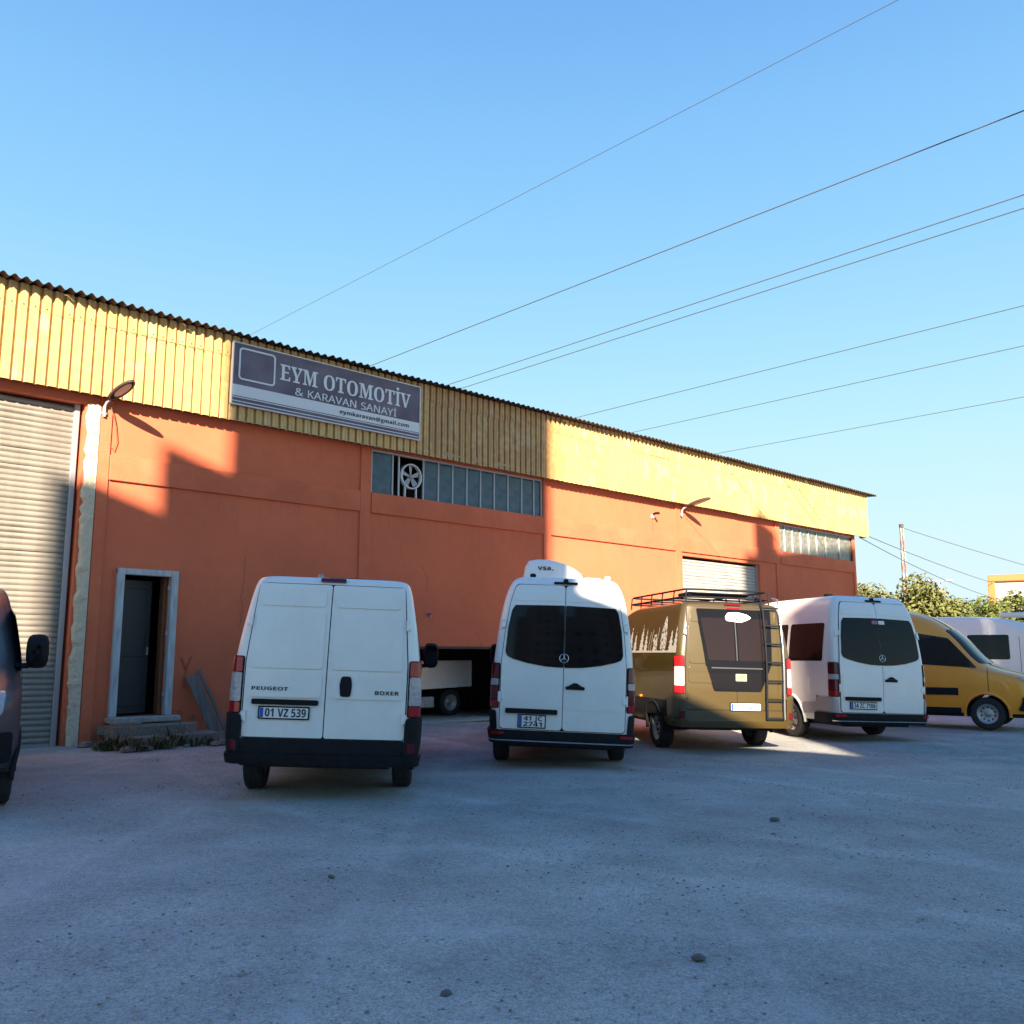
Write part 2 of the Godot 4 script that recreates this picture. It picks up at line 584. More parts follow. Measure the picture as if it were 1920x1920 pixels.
# ---------------------------------------------------------------- the workshop
# wall with rectangular openings: front and back faces and the reveals
func pierced(st: SurfaceTool, x0: float, x1: float, y0: float, y1: float, zf: float, zb: float, holes: Array) -> void:
	st.set_smooth_group(-1)
	var xs := [x0, x1]
	var ys := [y0, y1]
	for h in holes:
		for k in [0, 1]:
			if not xs.has(h[k]): xs.append(h[k])
		for k in [2, 3]:
			if not ys.has(h[k]): ys.append(h[k])
	xs.sort()
	ys.sort()
	for i in xs.size() - 1:
		for j in ys.size() - 1:
			var cx: float = (xs[i] + xs[i + 1]) / 2
			var cy: float = (ys[j] + ys[j + 1]) / 2
			var open := false
			for h in holes:
				if cx > h[0] and cx < h[1] and cy > h[2] and cy < h[3]: open = true
			if open: continue
			for zz in [zf, zb]:
				var p := [Vector3(xs[i], ys[j], zz), Vector3(xs[i + 1], ys[j], zz), Vector3(xs[i + 1], ys[j + 1], zz), Vector3(xs[i], ys[j + 1], zz)]
				face(st, p, Vector3(cx, cy, (zf + zb) / 2))
	for h in holes:
		var mid := Vector3((h[0] + h[1]) / 2, (h[2] + h[3]) / 2, (zf + zb) / 2)
		var a := Vector3(h[0], h[2], zf)
		var b := Vector3(h[1], h[2], zf)
		var c := Vector3(h[1], h[3], zf)
		var d := Vector3(h[0], h[3], zf)
		var e := Vector3(0, 0, zb - zf)
		for q in [[a, b], [b, c], [c, d], [d, a]]:
			face(st, [q[0], q[1], q[1] + e, q[0] + e], mid + (q[0] + q[1]) - mid * 2.0 + mid)
	var m2 := Vector3((x0 + x1) / 2, (y0 + y1) / 2, (zf + zb) / 2)
	for x in [x0, x1]: face(st, [Vector3(x, y0, zf), Vector3(x, y1, zf), Vector3(x, y1, zb), Vector3(x, y0, zb)], m2)
	face(st, [Vector3(x0, y1, zf), Vector3(x1, y1, zf), Vector3(x1, y1, zb), Vector3(x0, y1, zb)], m2)


# corrugated sheet in the xy plane, ribs along y; pitch and depth in metres
func ribbed(w: float, h: float, pitch: float, depth: float) -> ArrayMesh:
	var st := mb()
	st.set_smooth_group(-1)
	var pts := []
	var n := int(round(w / pitch))
	for i in n:
		var x := i * pitch
		pts.append_array([Vector2(x, 0), Vector2(x + pitch * 0.20, 0), Vector2(x + pitch * 0.27, depth), Vector2(x + pitch * 0.56, depth), Vector2(x + pitch * 0.58, depth - 0.006), Vector2(x + pitch * 0.62, depth - 0.006), Vector2(x + pitch * 0.64, depth), Vector2(x + pitch * 0.93, depth)])
	pts.append(Vector2(n * pitch, 0))
	for i in pts.size() - 1:
		var a: Vector2 = pts[i]
		var b: Vector2 = pts[i + 1]
		var p := [Vector3(a.x, 0, a.y), Vector3(a.x, h, a.y), Vector3(b.x, h, b.y), Vector3(b.x, 0, b.y)]
		quad(st, p[0], p[1], p[2], p[3], [Vector2(a.x, h), Vector2(a.x, 0), Vector2(b.x, 0), Vector2(b.x, h)])
	st.generate_normals()
	return st.commit()


func building() -> void:
	var b := Basis(U, Vector3.UP, N)
	var t := thing("workshop_building", "long orange workshop with a yellow corrugated metal fascia under a dark roof edge", "building", O, b)
	var x0 := -9.6
	var x1 := 28.55
	var holes := [[-5.6, -0.50, -0.4, 6.0], [0.34, 1.22, 0.47, 3.0], [5.66, 11.1, 5.08, 6.12], [6.3, 9.75, 0.0, 1.74], [17.2, 21.6, -0.4, 4.56], [22.95, 28.45, 5.03, 6.1]]
	var st := mb()
	pierced(st, x0, x1, -0.4, 6.6, 0.0, -0.28, holes)
	part(st, "wall", wall_material(), t)
	# the closed hall behind it
	st = mb()
	box(st, Vector3((x0 + x1) / 2, 3.4, -16.0), Vector3(x1 - x0, 7.6, 0.25))
	part(st, "back_wall", M.plaster_trim, t)
	for x in [x0 + 0.12, x1 - 0.12]:
		st = mb()
		box(st, Vector3(x, 3.4, -8.08), Vector3(0.236, 7.59, 15.58))
		part(st, "end_wall", M.plaster_trim, t)
	st = mb()
	box(st, Vector3((x0 + x1) / 2, 0.012, -8.1), Vector3(x1 - x0 - 0.5, 0.02, 15.5))
	part(st, "hall_floor", M.concrete, t)
	# partition walls close the small rooms behind the door and the roller doors
	for x in [-0.3, 3.2, 16.9]:
		st = mb()
		box(st, Vector3(x, 3.3, -5.3), Vector3(0.16, 6.6, 10.0))
		part(st, "partition", M.inside, t)
	st = mb()
	box(st, Vector3(3.6, 3.3, -10.4), Vector3(26.0, 6.6, 0.16))
	part(st, "partition", M.inside, t)
	st = mb()
	box(st, Vector3(8.9, 1.6, -3.75), Vector3(7.2, 3.1, 0.16))
	part(st, "partition", M.inside, t)
	# pilasters and the tie beam
	for x in [-0.14, 5.5, 11.24, 16.98, 22.76, 28.42]:
		var w: float = 0.20 if x < 0 or x > 28 else 0.28
		st = mb()
		box(st, Vector3(x, 3.1, 0.012), Vector3(w, 7.0, 0.05), 0.006)
		part(st, "pilaster", M.plaster_trim, t)
	for q in [[-0.03, 5.35], [5.65, 11.09], [11.39, 16.83], [17.13, 22.61], [22.91, 28.3]]:
		st = mb()
		box(st, Vector3((q[0] + q[1]) / 2, 4.90, 0.018), Vector3(q[1] - q[0], 0.46, 0.075), 0.008)
		part(st, "tie_beam", M.plaster_trim, t)
	# crumbling corner column beside the roller door
	st = mb()
	var ys := []
	for i in 61: ys.append(-0.3 + 6.3 * i / 60.0)
	var prev := []
	st.set_smooth_group(-1)
	for y in ys:
		var e := -0.465 + rng.randf_range(-0.028, 0.028)
		var zf := 0.055 + rng.randf_range(-0.018, 0.018)
		var ring := [Vector3(e, y, -0.22), Vector3(e, y, zf - 0.04), Vector3(e + 0.045, y, zf), Vector3(-0.36 + rng.randf_range(-0.03, 0.03), y, zf + 0.006), Vector3(-0.255, y, 0.05), Vector3(-0.255, y, -0.22)]
		if prev:
			for k in 5: quad(st, prev[k], ring[k], ring[k + 1], prev[k + 1])
		prev = ring
	part(st, "corner_column", M.flaky, t)
	fascia(t, x0, x1)
	roller(t, -5.6, -0.55, -0.02, 6.0, -0.2, 0.098, M.slat, "left_in_view")
	roller(t, 17.2, 21.6, -0.02, 4.56, -0.16, 0.105, M.slat_white, "right_in_view")
	doorway(t)
	strip_window(t, [5.66, 6.26, 6.60, 7.15, 7.60, 8.04, 8.49, 8.94, 9.40, 9.87, 10.36, 10.80, 11.1], 5.08, 6.12, M.pane, [1, 2])
	strip_window(t, [22.95, 23.34, 23.88, 24.45, 25.03, 25.62, 26.30, 27.35, 28.45], 5.03, 6.1, M.pane_dusty_sunlit, [])
	# low opening between the parked vans: concrete sill and jamb lining
	boxm(Vector3(8.02, 0.03, -0.02), Vector3(3.6, 0.05, 0.6), "threshold", M.concrete, t, 0.01)
	boxm(Vector3(9.72, 0.9, -0.15), Vector3(0.10, 1.7, 0.34), "jamb", M.inside, t)
	boxm(Vector3(8.0, 1.71, -0.15), Vector3(3.4, 0.05, 0.33), "lintel", M.dark_steel, t)


# the long wall: paint with rain runs, splashed dirt, hairline cracks and a red scrawl, one picture over its whole face
func wall_material() -> StandardMaterial3D:
	var w := 2048
	var h := 384
	var a := noise_bytes(512, 0.006, 71, 5)
	var b := noise_bytes(512, 0.03, 72, 4)
	var c := noise_bytes(512, 0.16, 73, 3)
	var r := RandomNumberGenerator.new()
	r.seed = 4
	var img := PackedFloat32Array()
	img.resize(w * h * 3)
	# rain runs: for every column of the picture a strength and a length below three ledges
	var runs := []
	for q in 3:
		var cols := []
		for i in w:
			var k: float = b[(i * 7 + q * 133) % 512 + 512 * ((q * 90 + 17) % 512)] / 255.0
			cols.append(Vector2(clampf((k - 0.55) * 3.0, 0, 1) * r.randf_range(0.5, 1.0), r.randf_range(0.15, 1.1) * k))
		runs.append(cols)
	for j in h:
		var y := 6.6 - (j + 0.5) / h * 7.0
		for i in w:
			var va: float = a[(i % 512) + 512 * (j % 512)] / 255.0
			var vb: float = b[((i * 2) % 512) + 512 * ((j * 2) % 512)] / 255.0
			var vc: float = c[((i * 3) % 512) + 512 * ((j * 3) % 512)] / 255.0
			var k := 0.86 + 0.16 * va + 0.08 * (vb - 0.5) + 0.10 * (vc - 0.5)
			var cr := 0.62 * k
			var cg := 0.145 * k
			var cb := 0.067 * k
			for q in 3:
				var top: float = [6.1, 5.08, 4.66][q]
				var run: Vector2 = runs[q][i]
				if run.x > 0.05 and y < top and y > top - run.y:
					var m := 0.22 * run.x * (0.6 + 0.6 * vc)
					cr = lerpf(cr, 0.22, m)
					cg = lerpf(cg, 0.085, m)
					cb = lerpf(cb, 0.05, m)
			# splashed earth low on the wall: separate blots
			if y < 1.0 and 0.55 * vb + 0.45 * vc > 0.46 + 0.34 * maxf(y, 0.0):
				cr = lerpf(cr, 0.17, 0.5)
				cg = lerpf(cg, 0.085, 0.5)
				cb = lerpf(cb, 0.055, 0.5)
			var p := (j * w + i) * 3
			img[p] = cr
			img[p + 1] = cg
			img[p + 2] = cb
	var dab := func(x: float, y: float, col: Color, m: float) -> void:
		var i := int((x + 9.6) / 38.15 * w)
		var j := int((6.6 - y) / 7.0 * h)
		if i < 0 or j < 0 or i >= w or j >= h: return
		var p := (j * w + i) * 3
		img[p] = lerpf(img[p], col.r, m)
		img[p + 1] = lerpf(img[p + 1], col.g, m)
		img[p + 2] = lerpf(img[p + 2], col.b, m)
	for q in 14:                        # hairline cracks
		var x := r.randf_range(-0.2, 28.0)
		var y := r.randf_range(0.5, 4.4)
		var dx := r.randf_range(-0.6, 0.6)
		for k in r.randi_range(30, 110):
			dab.call(x, y, Color(0.16, 0.05, 0.03), 0.55)
			x += dx * 0.02 + r.randf_range(-0.02, 0.02)
			y -= 0.018
	for q in 3:                         # small red scrawl with a run under it, right of the door
		for k in 34:
			var t := k / 33.0
			var p: Vector2 = [Vector2(1.50, 1.50).lerp(Vector2(1.60, 1.28), t), Vector2(1.70, 1.52).lerp(Vector2(1.60, 1.28), t), Vector2(1.60, 1.30).lerp(Vector2(1.585, 0.95), t)][q]
			for e in 3: dab.call(p.x + (e - 1) * 0.018, p.y, Color(0.22, 0.035, 0.025), 0.30)
	var out := PackedByteArray()
	out.resize(w * h * 3)
	for i in w * h:
		var sc := Color(img[i * 3], img[i * 3 + 1], img[i * 3 + 2]).linear_to_srgb()
		out[i * 3] = int(clampf(sc.r * 255.0, 0, 255))
		out[i * 3 + 1] = int(clampf(sc.g * 255.0, 0, 255))
		out[i * 3 + 2] = int(clampf(sc.b * 255.0, 0, 255))
	var m := mat(Color.WHITE, 0.9)
	m.albedo_texture = ImageTexture.create_from_image(Image.create_from_data(w, h, false, Image.FORMAT_RGB8, out))
	m.uv1_scale = Vector3(1.0 / 38.15, 1.0 / 7.0, 1)
	m.uv1_offset = Vector3(9.6 / 38.15, 6.6 / 7.0, 0)
	return m


func fascia(t: Node3D, x0: float, x1: float) -> void:
	var pitch := 0.185
	var sw := pitch * 5
	var lower := ribbed(sw, 1.36, pitch, 0.055)
	var upper := ribbed(sw, 0.43, pitch, 0.055)
	var n := int(ceil((x1 + 0.5 - x0) / sw))
	for i in n:
		var x := x0 + i * sw
		var q := 0
		if x > 6.2 and x < 11.2: q = 2
		elif rng.randf() < 0.25 or x > 22.0: q = 1
		for row in 2:
			var o := mesh_part(lower if row == 0 else upper, "fascia_sheet", M.sheet[q * 4 + rng.randi() % 4], t)
			o.position = Vector3(x, (6.12 if row == 0 else 7.40) + rng.randf_range(-0.006, 0.006), 0.225 + 0.012 * row + rng.randf_range(-0.003, 0.003))
			o.rotation.x = rng.randf_range(-0.006, 0.006)
	# end return of the fascia
	var st := mb()
	box(st, Vector3(x1 + 0.57, 6.92, 0.12), Vector3(0.05, 1.62, 0.34), 0.01)
	part(st, "fascia_end", M.sheet[0], t)
	# rails that carry the sheets
	for y in [6.2, 7.36]:
		boxm(Vector3((x0 + x1) / 2 + 0.25, y, 0.12), Vector3(x1 - x0 + 0.4, 0.06, 0.18), "fascia_rail", M.dark_steel, t)
	# screw heads along the lap
	st = mb()
	var x := x0 + 0.11
	while x < x1 + 0.4:
		if rng.randf() < 0.75: box(st, Vector3(x, 7.46, 0.300), Vector3(0.02, 0.02, 0.014), 0.004)
		x += pitch
	part(st, "screw_heads", M.dark_steel, t).set_meta("kind", "stuff")
	# corrugated roof: each sheet is a part, rising backwards from the eave
	st = mb()
	st.set_smooth_group(0)
	var rp := 0.177
	var rw := rp * 6
	var k := 48
	for i in k:
		for j in 2:
			var a := rw * i / k
			var c := rw * (i + 1) / k
			var ya := 0.032 * sin(TAU * a / rp)
			var yc := 0.032 * sin(TAU * c / rp)
			var z := [0.52, -4.0, -16.3]
			var up := [0.0, 0.32, 0.9]
			quad(st, Vector3(a, ya + up[j], z[j]), Vector3(a, ya + up[j + 1], z[j + 1]), Vector3(c, yc + up[j + 1], z[j + 1]), Vector3(c, yc + up[j], z[j]))
	st.generate_normals()
	var rm := st.commit()
	for i in int(ceil((x1 + 0.5 - x0) / rw)):
		var o := mesh_part(rm, "roof_sheet", M.roof, t)
		o.position = Vector3(x0 + i * rw, 7.83 + rng.randf_range(-0.006, 0.006), rng.randf_range(-0.02, 0.02))
	st = mb()
	box(st, Vector3((x0 + x1) / 2, 7.45, -8.0), Vector3(x1 - x0, 0.12, 15.8), 0.0, Transform3D(Basis(Vector3.RIGHT, 0.025), Vector3(0, 0.0, 0)))
	part(st, "ceiling", M.inside, t)


func roller(t: Node3D, xa: float, xb: float, ya: float, yb: float, z: float, h: float, m: Material, _side: String) -> void:
	var d := Node3D.new()
	d.name = "roller_door"
	t.add_child(d, true)
	var st := mb()
	var w := xb - xa - 0.16
	var kinds := []
	for v in 5:                       # slats dented and bowed differently along their length
		st = mb()
		st.set_smooth_group(0)
		var n := 36
		var ph := rng.randf() * TAU
		var bow := func(x: float) -> float: return 0.007 * sin(x * 2.1 + ph) + 0.005 * sin(x * 5.3 + ph * 2.0)
		for i in 7:
			for q in n:
				var xa2 := -w / 2 + w * q / n
				var xb2 := -w / 2 + w * (q + 1) / n
				var p := Vector2(0.024 * sin(PI * i / 6.0), h * i / 6.0 * 0.96) if i < 6 else Vector2(0, h * 0.96)
				var r := Vector2(0.024 * sin(PI * (i + 1) / 6.0), h * (i + 1) / 6.0 * 0.96) if i < 6 else Vector2(-0.012, h * 1.0)
				var da: float = bow.call(xa2)
				var db: float = bow.call(xb2)
				quad(st, Vector3(xa2, p.y, p.x + da), Vector3(xa2, r.y, r.x + da * 0.6), Vector3(xb2, r.y, r.x + db * 0.6), Vector3(xb2, p.y, p.x + db))
		st.generate_normals()
		kinds.append(st.commit())
	for i in int((yb - ya) / h):
		var o := mesh_part(kinds[rng.randi() % 5], "slat", m, d)
		o.position = Vector3((xa + xb) / 2, ya + i * h, z + rng.randf_range(-0.004, 0.004))
		o.rotation = Vector3(rng.randf_range(-0.05, 0.05), rng.randf_range(-0.002, 0.002), 0)
	for x in [xa + 0.045, xb - 0.045]:
		boxm(Vector3(x, (ya + yb) / 2, z + 0.02), Vector3(0.09, yb - ya, 0.11), "guide_rail", M.rail, d, 0.008)


func doorway(t: Node3D) -> void:
	# grey timber frame, the door leaf standing open inwards
	var f := Node3D.new()
	f.name = "door"
	t.add_child(f, true)
	boxm(Vector3(0.285, 1.78, 0.02), Vector3(0.13, 2.62, 0.14), "frame_post", M.frame_grey, f, 0.008)
	boxm(Vector3(1.275, 1.78, 0.02), Vector3(0.13, 2.62, 0.14), "frame_post", M.frame_grey, f, 0.008)
	boxm(Vector3(0.78, 3.04, 0.021), Vector3(1.12, 0.11, 0.142), "frame_head", M.frame_grey, f, 0.008)
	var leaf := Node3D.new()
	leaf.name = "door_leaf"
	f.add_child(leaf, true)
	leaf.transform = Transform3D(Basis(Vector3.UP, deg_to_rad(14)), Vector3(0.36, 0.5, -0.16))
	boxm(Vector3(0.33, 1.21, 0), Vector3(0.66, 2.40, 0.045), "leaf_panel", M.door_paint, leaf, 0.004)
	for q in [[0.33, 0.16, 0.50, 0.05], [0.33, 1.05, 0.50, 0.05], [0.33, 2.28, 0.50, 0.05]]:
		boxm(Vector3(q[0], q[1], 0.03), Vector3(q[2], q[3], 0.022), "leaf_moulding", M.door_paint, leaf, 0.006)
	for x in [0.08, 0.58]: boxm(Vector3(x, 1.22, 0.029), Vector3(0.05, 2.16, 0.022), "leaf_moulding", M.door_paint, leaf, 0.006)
	boxm(Vector3(0.61, 1.12, 0.05), Vector3(0.03, 0.14, 0.03), "handle", M.rail, leaf, 0.006)
	boxm(Vector3(1.18, 1.72, -0.2), Vector3(0.06, 2.5, 0.18), "inner_jamb", M.brown_wood, f, 0.004)
	for y in [2.78, 1.95, 0.85]:
		boxm(Vector3(1.19, y, 0.03), Vector3(0.05, 0.09, 0.03), "hinge", M.rail, f, 0.004)
	boxm(Vector3(0.8, 0.42, 0.10), Vector3(1.24, 0.10, 0.42), "door_sill", M.concrete, t, 0.015)


func strip_window(t: Node3D, xs: Array, y0: float, y1: float, glass: Material, open: Array) -> void:
	var w := Node3D.new()
	w.name = "window"
	t.add_child(w, true)
	var n := xs.size() - 1
	var mid: float = (xs[0] + xs[n]) / 2
	boxm(Vector3(mid, y0 + 0.02, -0.045), Vector3(xs[n] - xs[0], 0.04, 0.07), "frame_rail", M.mullion, w, 0.004)
	boxm(Vector3(mid, y1 - 0.02, -0.045), Vector3(xs[n] - xs[0], 0.04, 0.07), "frame_rail", M.mullion, w, 0.004)
	for i in n + 1:
		if open.has(i) and open.has(i - 1): continue
		boxm(Vector3(clampf(xs[i], xs[0] + 0.018, xs[n] - 0.018), (y0 + y1) / 2, -0.04), Vector3(0.034, y1 - y0 - 0.082, 0.05), "mullion", M.mullion, w, 0.004)
	for i in n:
		if open.has(i): continue
		var p := boxm(Vector3.ZERO, Vector3(xs[i + 1] - xs[i] - 0.036, y1 - y0 - 0.084, 0.006), "pane", glass, w)
		p.position = Vector3((xs[i] + xs[i + 1]) / 2, (y0 + y1) / 2, -0.05)
		p.rotation = Vector3(rng.randf_range(-0.012, 0.012), rng.randf_range(-0.012, 0.012), 0)


# ---------------------------------------------------------------- unseen houses behind the camera, outlines and distance shaped to cast the shadows
func house(called: String, label: String, xa: float, xb: float, za: float, zb: float, y0: float, y1: float, m: Material, pitch_to := -1.0) -> Node3D:
	var t := thing(called, label, "building", Vector3((xa + xb) / 2, 0, (za + zb) / 2))
	var w := xb - xa
	var d := zb - za
	var st := mb()
	if pitch_to < 0:
		box(st, Vector3(0, (y0 + y1) / 2, 0), Vector3(w, y1 - y0, d))
	else:
		prism(st, PackedVector2Array([Vector2(-w / 2, y0), Vector2(w / 2, y0), Vector2(w / 2, pitch_to), Vector2(-w / 2, y1)]), d, Transform3D(Basis(), Vector3(0, 0, -d / 2)))
	part(st, "wall", m, t)
	var floors := int((minf(y1, y1 if pitch_to < 0 else pitch_to) - maxf(y0, 0) - 0.6) / 3.0)
	var cols := int(w / 1.9)
	for f in floors:
		for c in cols:
			var p := Vector3(-w / 2 + (c + 0.5) * w / cols, maxf(y0, 0) + 1.9 + f * 3.0, -d / 2 - 0.01)
			var win := boxm(p, Vector3(0.95, 1.3, 0.06), "window", M.mullion, t)
			boxm(p + Vector3(0, 0, -0.025), Vector3(0.83, 1.18, 0.03), "pane", M.glass_dark, win)
	return t


func unseen_casters() -> void:
	var k := tan(deg_to_rad(24.0))
	var z := 52.0
	var u := z * k
	house("caster_left_house", "unseen block behind the camera, shaped to cast the leftmost shadow step", -10.5, -8.05, z, z + 8, -0.2, 8.5 + u, M.facade[3])
	house("caster_slim_house", "unseen narrow house behind the camera, its height set by the wall shadow", -8.05, -6.6, z, z + 9, -0.2, 11.75 + u, M.facade[1])
	house("caster_slim_house", "unseen taller slice of house beside the tower block, shaped to cast a shadow step", -6.6, -5.62, z, z + 9, -0.2, 13.05 + u, M.facade[2])
	house("caster_tower_block", "unseen tall block behind the camera, shaped to cast the main wall shadow", -5.62, 1.02, z, z + 12, -0.2, 19.6 + u, M.facade[0])
	house("caster_pitched_house", "unseen house behind the camera, its roof slope shaped to shade the vans", 0.3, 7.0, 24.0, 31.0, -0.2, 8.56 + 24.0 * k, M.facade[3], 6.1 + 24.0 * k)
	var b := house("caster_corner_house", "unseen tall house behind the camera, its rising roof shaped to the right wall shadow", 7.75, 13.6, z, z + 9, -0.2, 18.4 + u, M.facade[2], 21.8 + u)
	var st := mb()
	box(st, Vector3(-1.95, 18.9 + u, -3.0), Vector3(1.0, 2.6, 2.0))  # block added to the roofline for its small shadow on the fascia
	part(st, "caster_roof_tank", M.facade[0], b)
	b = house("caster_annex", "unseen annex behind the camera, its overhang added to shape the shadow", 6.4, 7.74, z, z + 8, -0.2, 10.9 + u, M.facade[3])
	st = mb()
	box(st, Vector3(-1.12, 9.75 + u, -1.0), Vector3(0.9, 2.3, 5.0))  # overhang added to block the sun beside the annex
	part(st, "caster_bay", M.facade[3], b)
	house("caster_right_house", "unseen house behind the camera, placed to shade the right end of the yard", 13.62, 19.0, z, z + 9, -0.2, 15.0 + u, M.facade[1])


# ---------------------------------------------------------------- vans
# a van stands with its rear at the local origin, nose towards -z
func curve(tab: Array, x: float) -> float:
	var n := tab.size()
	if x <= tab[0][0]: return tab[0][1]
	if x >= tab[n - 1][0]: return tab[n - 1][1]
	var i := 0
	while x > tab[i + 1][0]: i += 1
	var h: float = tab[i + 1][0] - tab[i][0]
	var d: float = (tab[i + 1][1] - tab[i][1]) / h
	var d0 := d
	var d1 := d
	if i > 0:
		var e: float = (tab[i][1] - tab[i - 1][1]) / (tab[i][0] - tab[i - 1][0])
		d0 = 0.0 if e * d <= 0 else 2.0 * e * d / (e + d)
	if i < n - 2:
		var e: float = (tab[i + 2][1] - tab[i + 1][1]) / (tab[i + 2][0] - tab[i + 1][0])
		d1 = 0.0 if e * d <= 0 else 2.0 * e * d / (e + d)
	var t: float = (x - tab[i][0]) / h
	return tab[i][1] * (2 * t * t * t - 3 * t * t + 1) + h * d0 * (t * t * t - 2 * t * t + t) + tab[i + 1][1] * (3 * t * t - 2 * t * t * t) + h * d1 * (t * t * t - t * t)


func half_w(y: float) -> float: return curve(V.w, y)
func rear_z(y: float) -> float: return -curve(V.r, y)
func nose_z(y: float) -> float: return -(V.len - curve(V.f, y))


# s runs round the tail from its middle, to the right positive
func tail(s: float, y: float) -> Vector3:
	var w := half_w(y)
	var rc: float = V.rc
	var a := w - rc
	var q := absf(s)
	var sg := signf(s)
	if q <= a: return Vector3(s, y, rear_z(y) - V.bow * pow(s / w, 2))
	var za: float = rear_z(y) - V.bow * pow(a / w, 2)
	var ang := (q - a) / rc
	if ang < PI / 2: return Vector3(sg * (a + rc * sin(ang)), y, za - rc * (1 - cos(ang)))
	return Vector3(sg * w, y, za - rc - (q - a - rc * PI / 2))


func side_right(u: float, y: float) -> Vector3: return Vector3(half_w(y) * taper(u), y, -u)
func side_left(u: float, y: float) -> Vector3: return Vector3(-half_w(y) * taper(-u), y, u)
func taper(d: float) -> float: return 1.0 - 0.05 * pow(clampf((d - V.len + 1.5) / 1.5, 0, 1), 2)


func nose(u: float, y: float) -> Vector3:
	var w := half_w(y) * 0.95
	var x := -u
	var k := clampf(absf(x) / w, 0, 1)
	var z: float = nose_z(y) + V.bow_f * k * k
	var rf: float = V.rcf
	var e := absf(x) - (w - rf)
	if e > 0: z += rf * 0.9 * (1.0 - sqrt(maxf(0.0, 1.0 - pow(minf(e / rf, 1.0), 2))))
	return Vector3(x, y, z)


# a panel laid on the body: its outline in (along, height), proud by off, with its own edge
func patch(S: Callable, poly: PackedVector2Array, off: float, thick: float, nu := 8, dv := 0.06) -> SurfaceTool:
	var st := mb()
	var ys := []
	for p in poly:
		var known := false
		for y in ys:
			if absf(y - p.y) < 0.0015: known = true
		if not known: ys.append(p.y)
	ys.sort()
	var full := []
	for i in ys.size() - 1:
		var n := int(ceil((ys[i + 1] - ys[i]) / dv))
		for k in n: full.append(lerpf(ys[i], ys[i + 1], float(k) / n))
	full.append(ys[-1])
	var top := []
	var low := []
	var uvs := []
	for y in full:
		var yy := clampf(y, ys[0] + 0.0004, ys[-1] - 0.0004)
		var lo := 1e9
		var hi := -1e9
		for i in poly.size():
			var a := poly[i]
			var b := poly[(i + 1) % poly.size()]
			if (a.y <= yy) != (b.y <= yy):
				var s := a.x + (b.x - a.x) * (yy - a.y) / (b.y - a.y)
				lo = minf(lo, s)
				hi = maxf(hi, s)
		if lo > hi: continue
		var ra := []
		var rb := []
		var ru := []
		for j in nu + 1:
			var s := lerpf(lo, hi, float(j) / nu)
			var e := 0.004
			var nn: Vector3 = (S.call(s + e, yy) - S.call(s - e, yy)).cross(S.call(s, yy + e) - S.call(s, yy - e)).normalized()
			var p: Vector3 = S.call(s, yy)
			ra.append(p + nn * off)
			ru.append(Vector2(s, yy))
			rb.append(p + nn * (off - thick))
		top.append(ra)
		uvs.append(ru)
		low.append(rb)
	st.set_smooth_group(1)
	for i in top.size() - 1:
		for j in nu: quad(st, top[i][j], top[i + 1][j], top[i + 1][j + 1], top[i][j + 1], [uvs[i][j], uvs[i + 1][j], uvs[i + 1][j + 1], uvs[i][j + 1]])
	if thick > 0:
		st.set_smooth_group(-1)
		var r := top.size() - 1
		for i in r:
			quad(st, low[i][0], low[i + 1][0], top[i + 1][0], top[i][0])
			quad(st, top[i][nu], top[i + 1][nu], low[i + 1][nu], low[i][nu])
		for j in nu:
			quad(st, low[0][j], top[0][j], top[0][j + 1], low[0][j + 1])
			quad(st, top[r][j], low[r][j], low[r][j + 1], top[r][j + 1])
	return st


func panel(S: Callable, pts: Array, r: float, off: float, called: String, m: Material, parent: Node, nu := 8, thick := 0.02) -> MeshInstance3D:
	return part(patch(S, soften(pts, r) if r > 0 else PackedVector2Array(pts), off, thick, nu), called, m, parent)


func v2(a: float, b: float) -> Vector2: return Vector2(a, b)
func rect(xa: float, xb: float, ya: float, yb: float) -> Array: return [v2(xa, ya), v2(xb, ya), v2(xb, yb), v2(xa, yb)]
func mirror(p: Array) -> Array:
	var q := []
	for a in p: q.append(v2(-a.x, a.y))
	return q


func on_tail(x: float, y: float, off: float) -> Transform3D:
	var e := 0.01
	var ds := (tail(x + e, y) - tail(x - e, y)).normalized()
	var dy := (tail(x, y + e) - tail(x, y - e)).normalized()
	var n := ds.cross(dy).normalized()
	return Transform3D(Basis(ds, n.cross(ds), n), tail(x, y) + n * off)


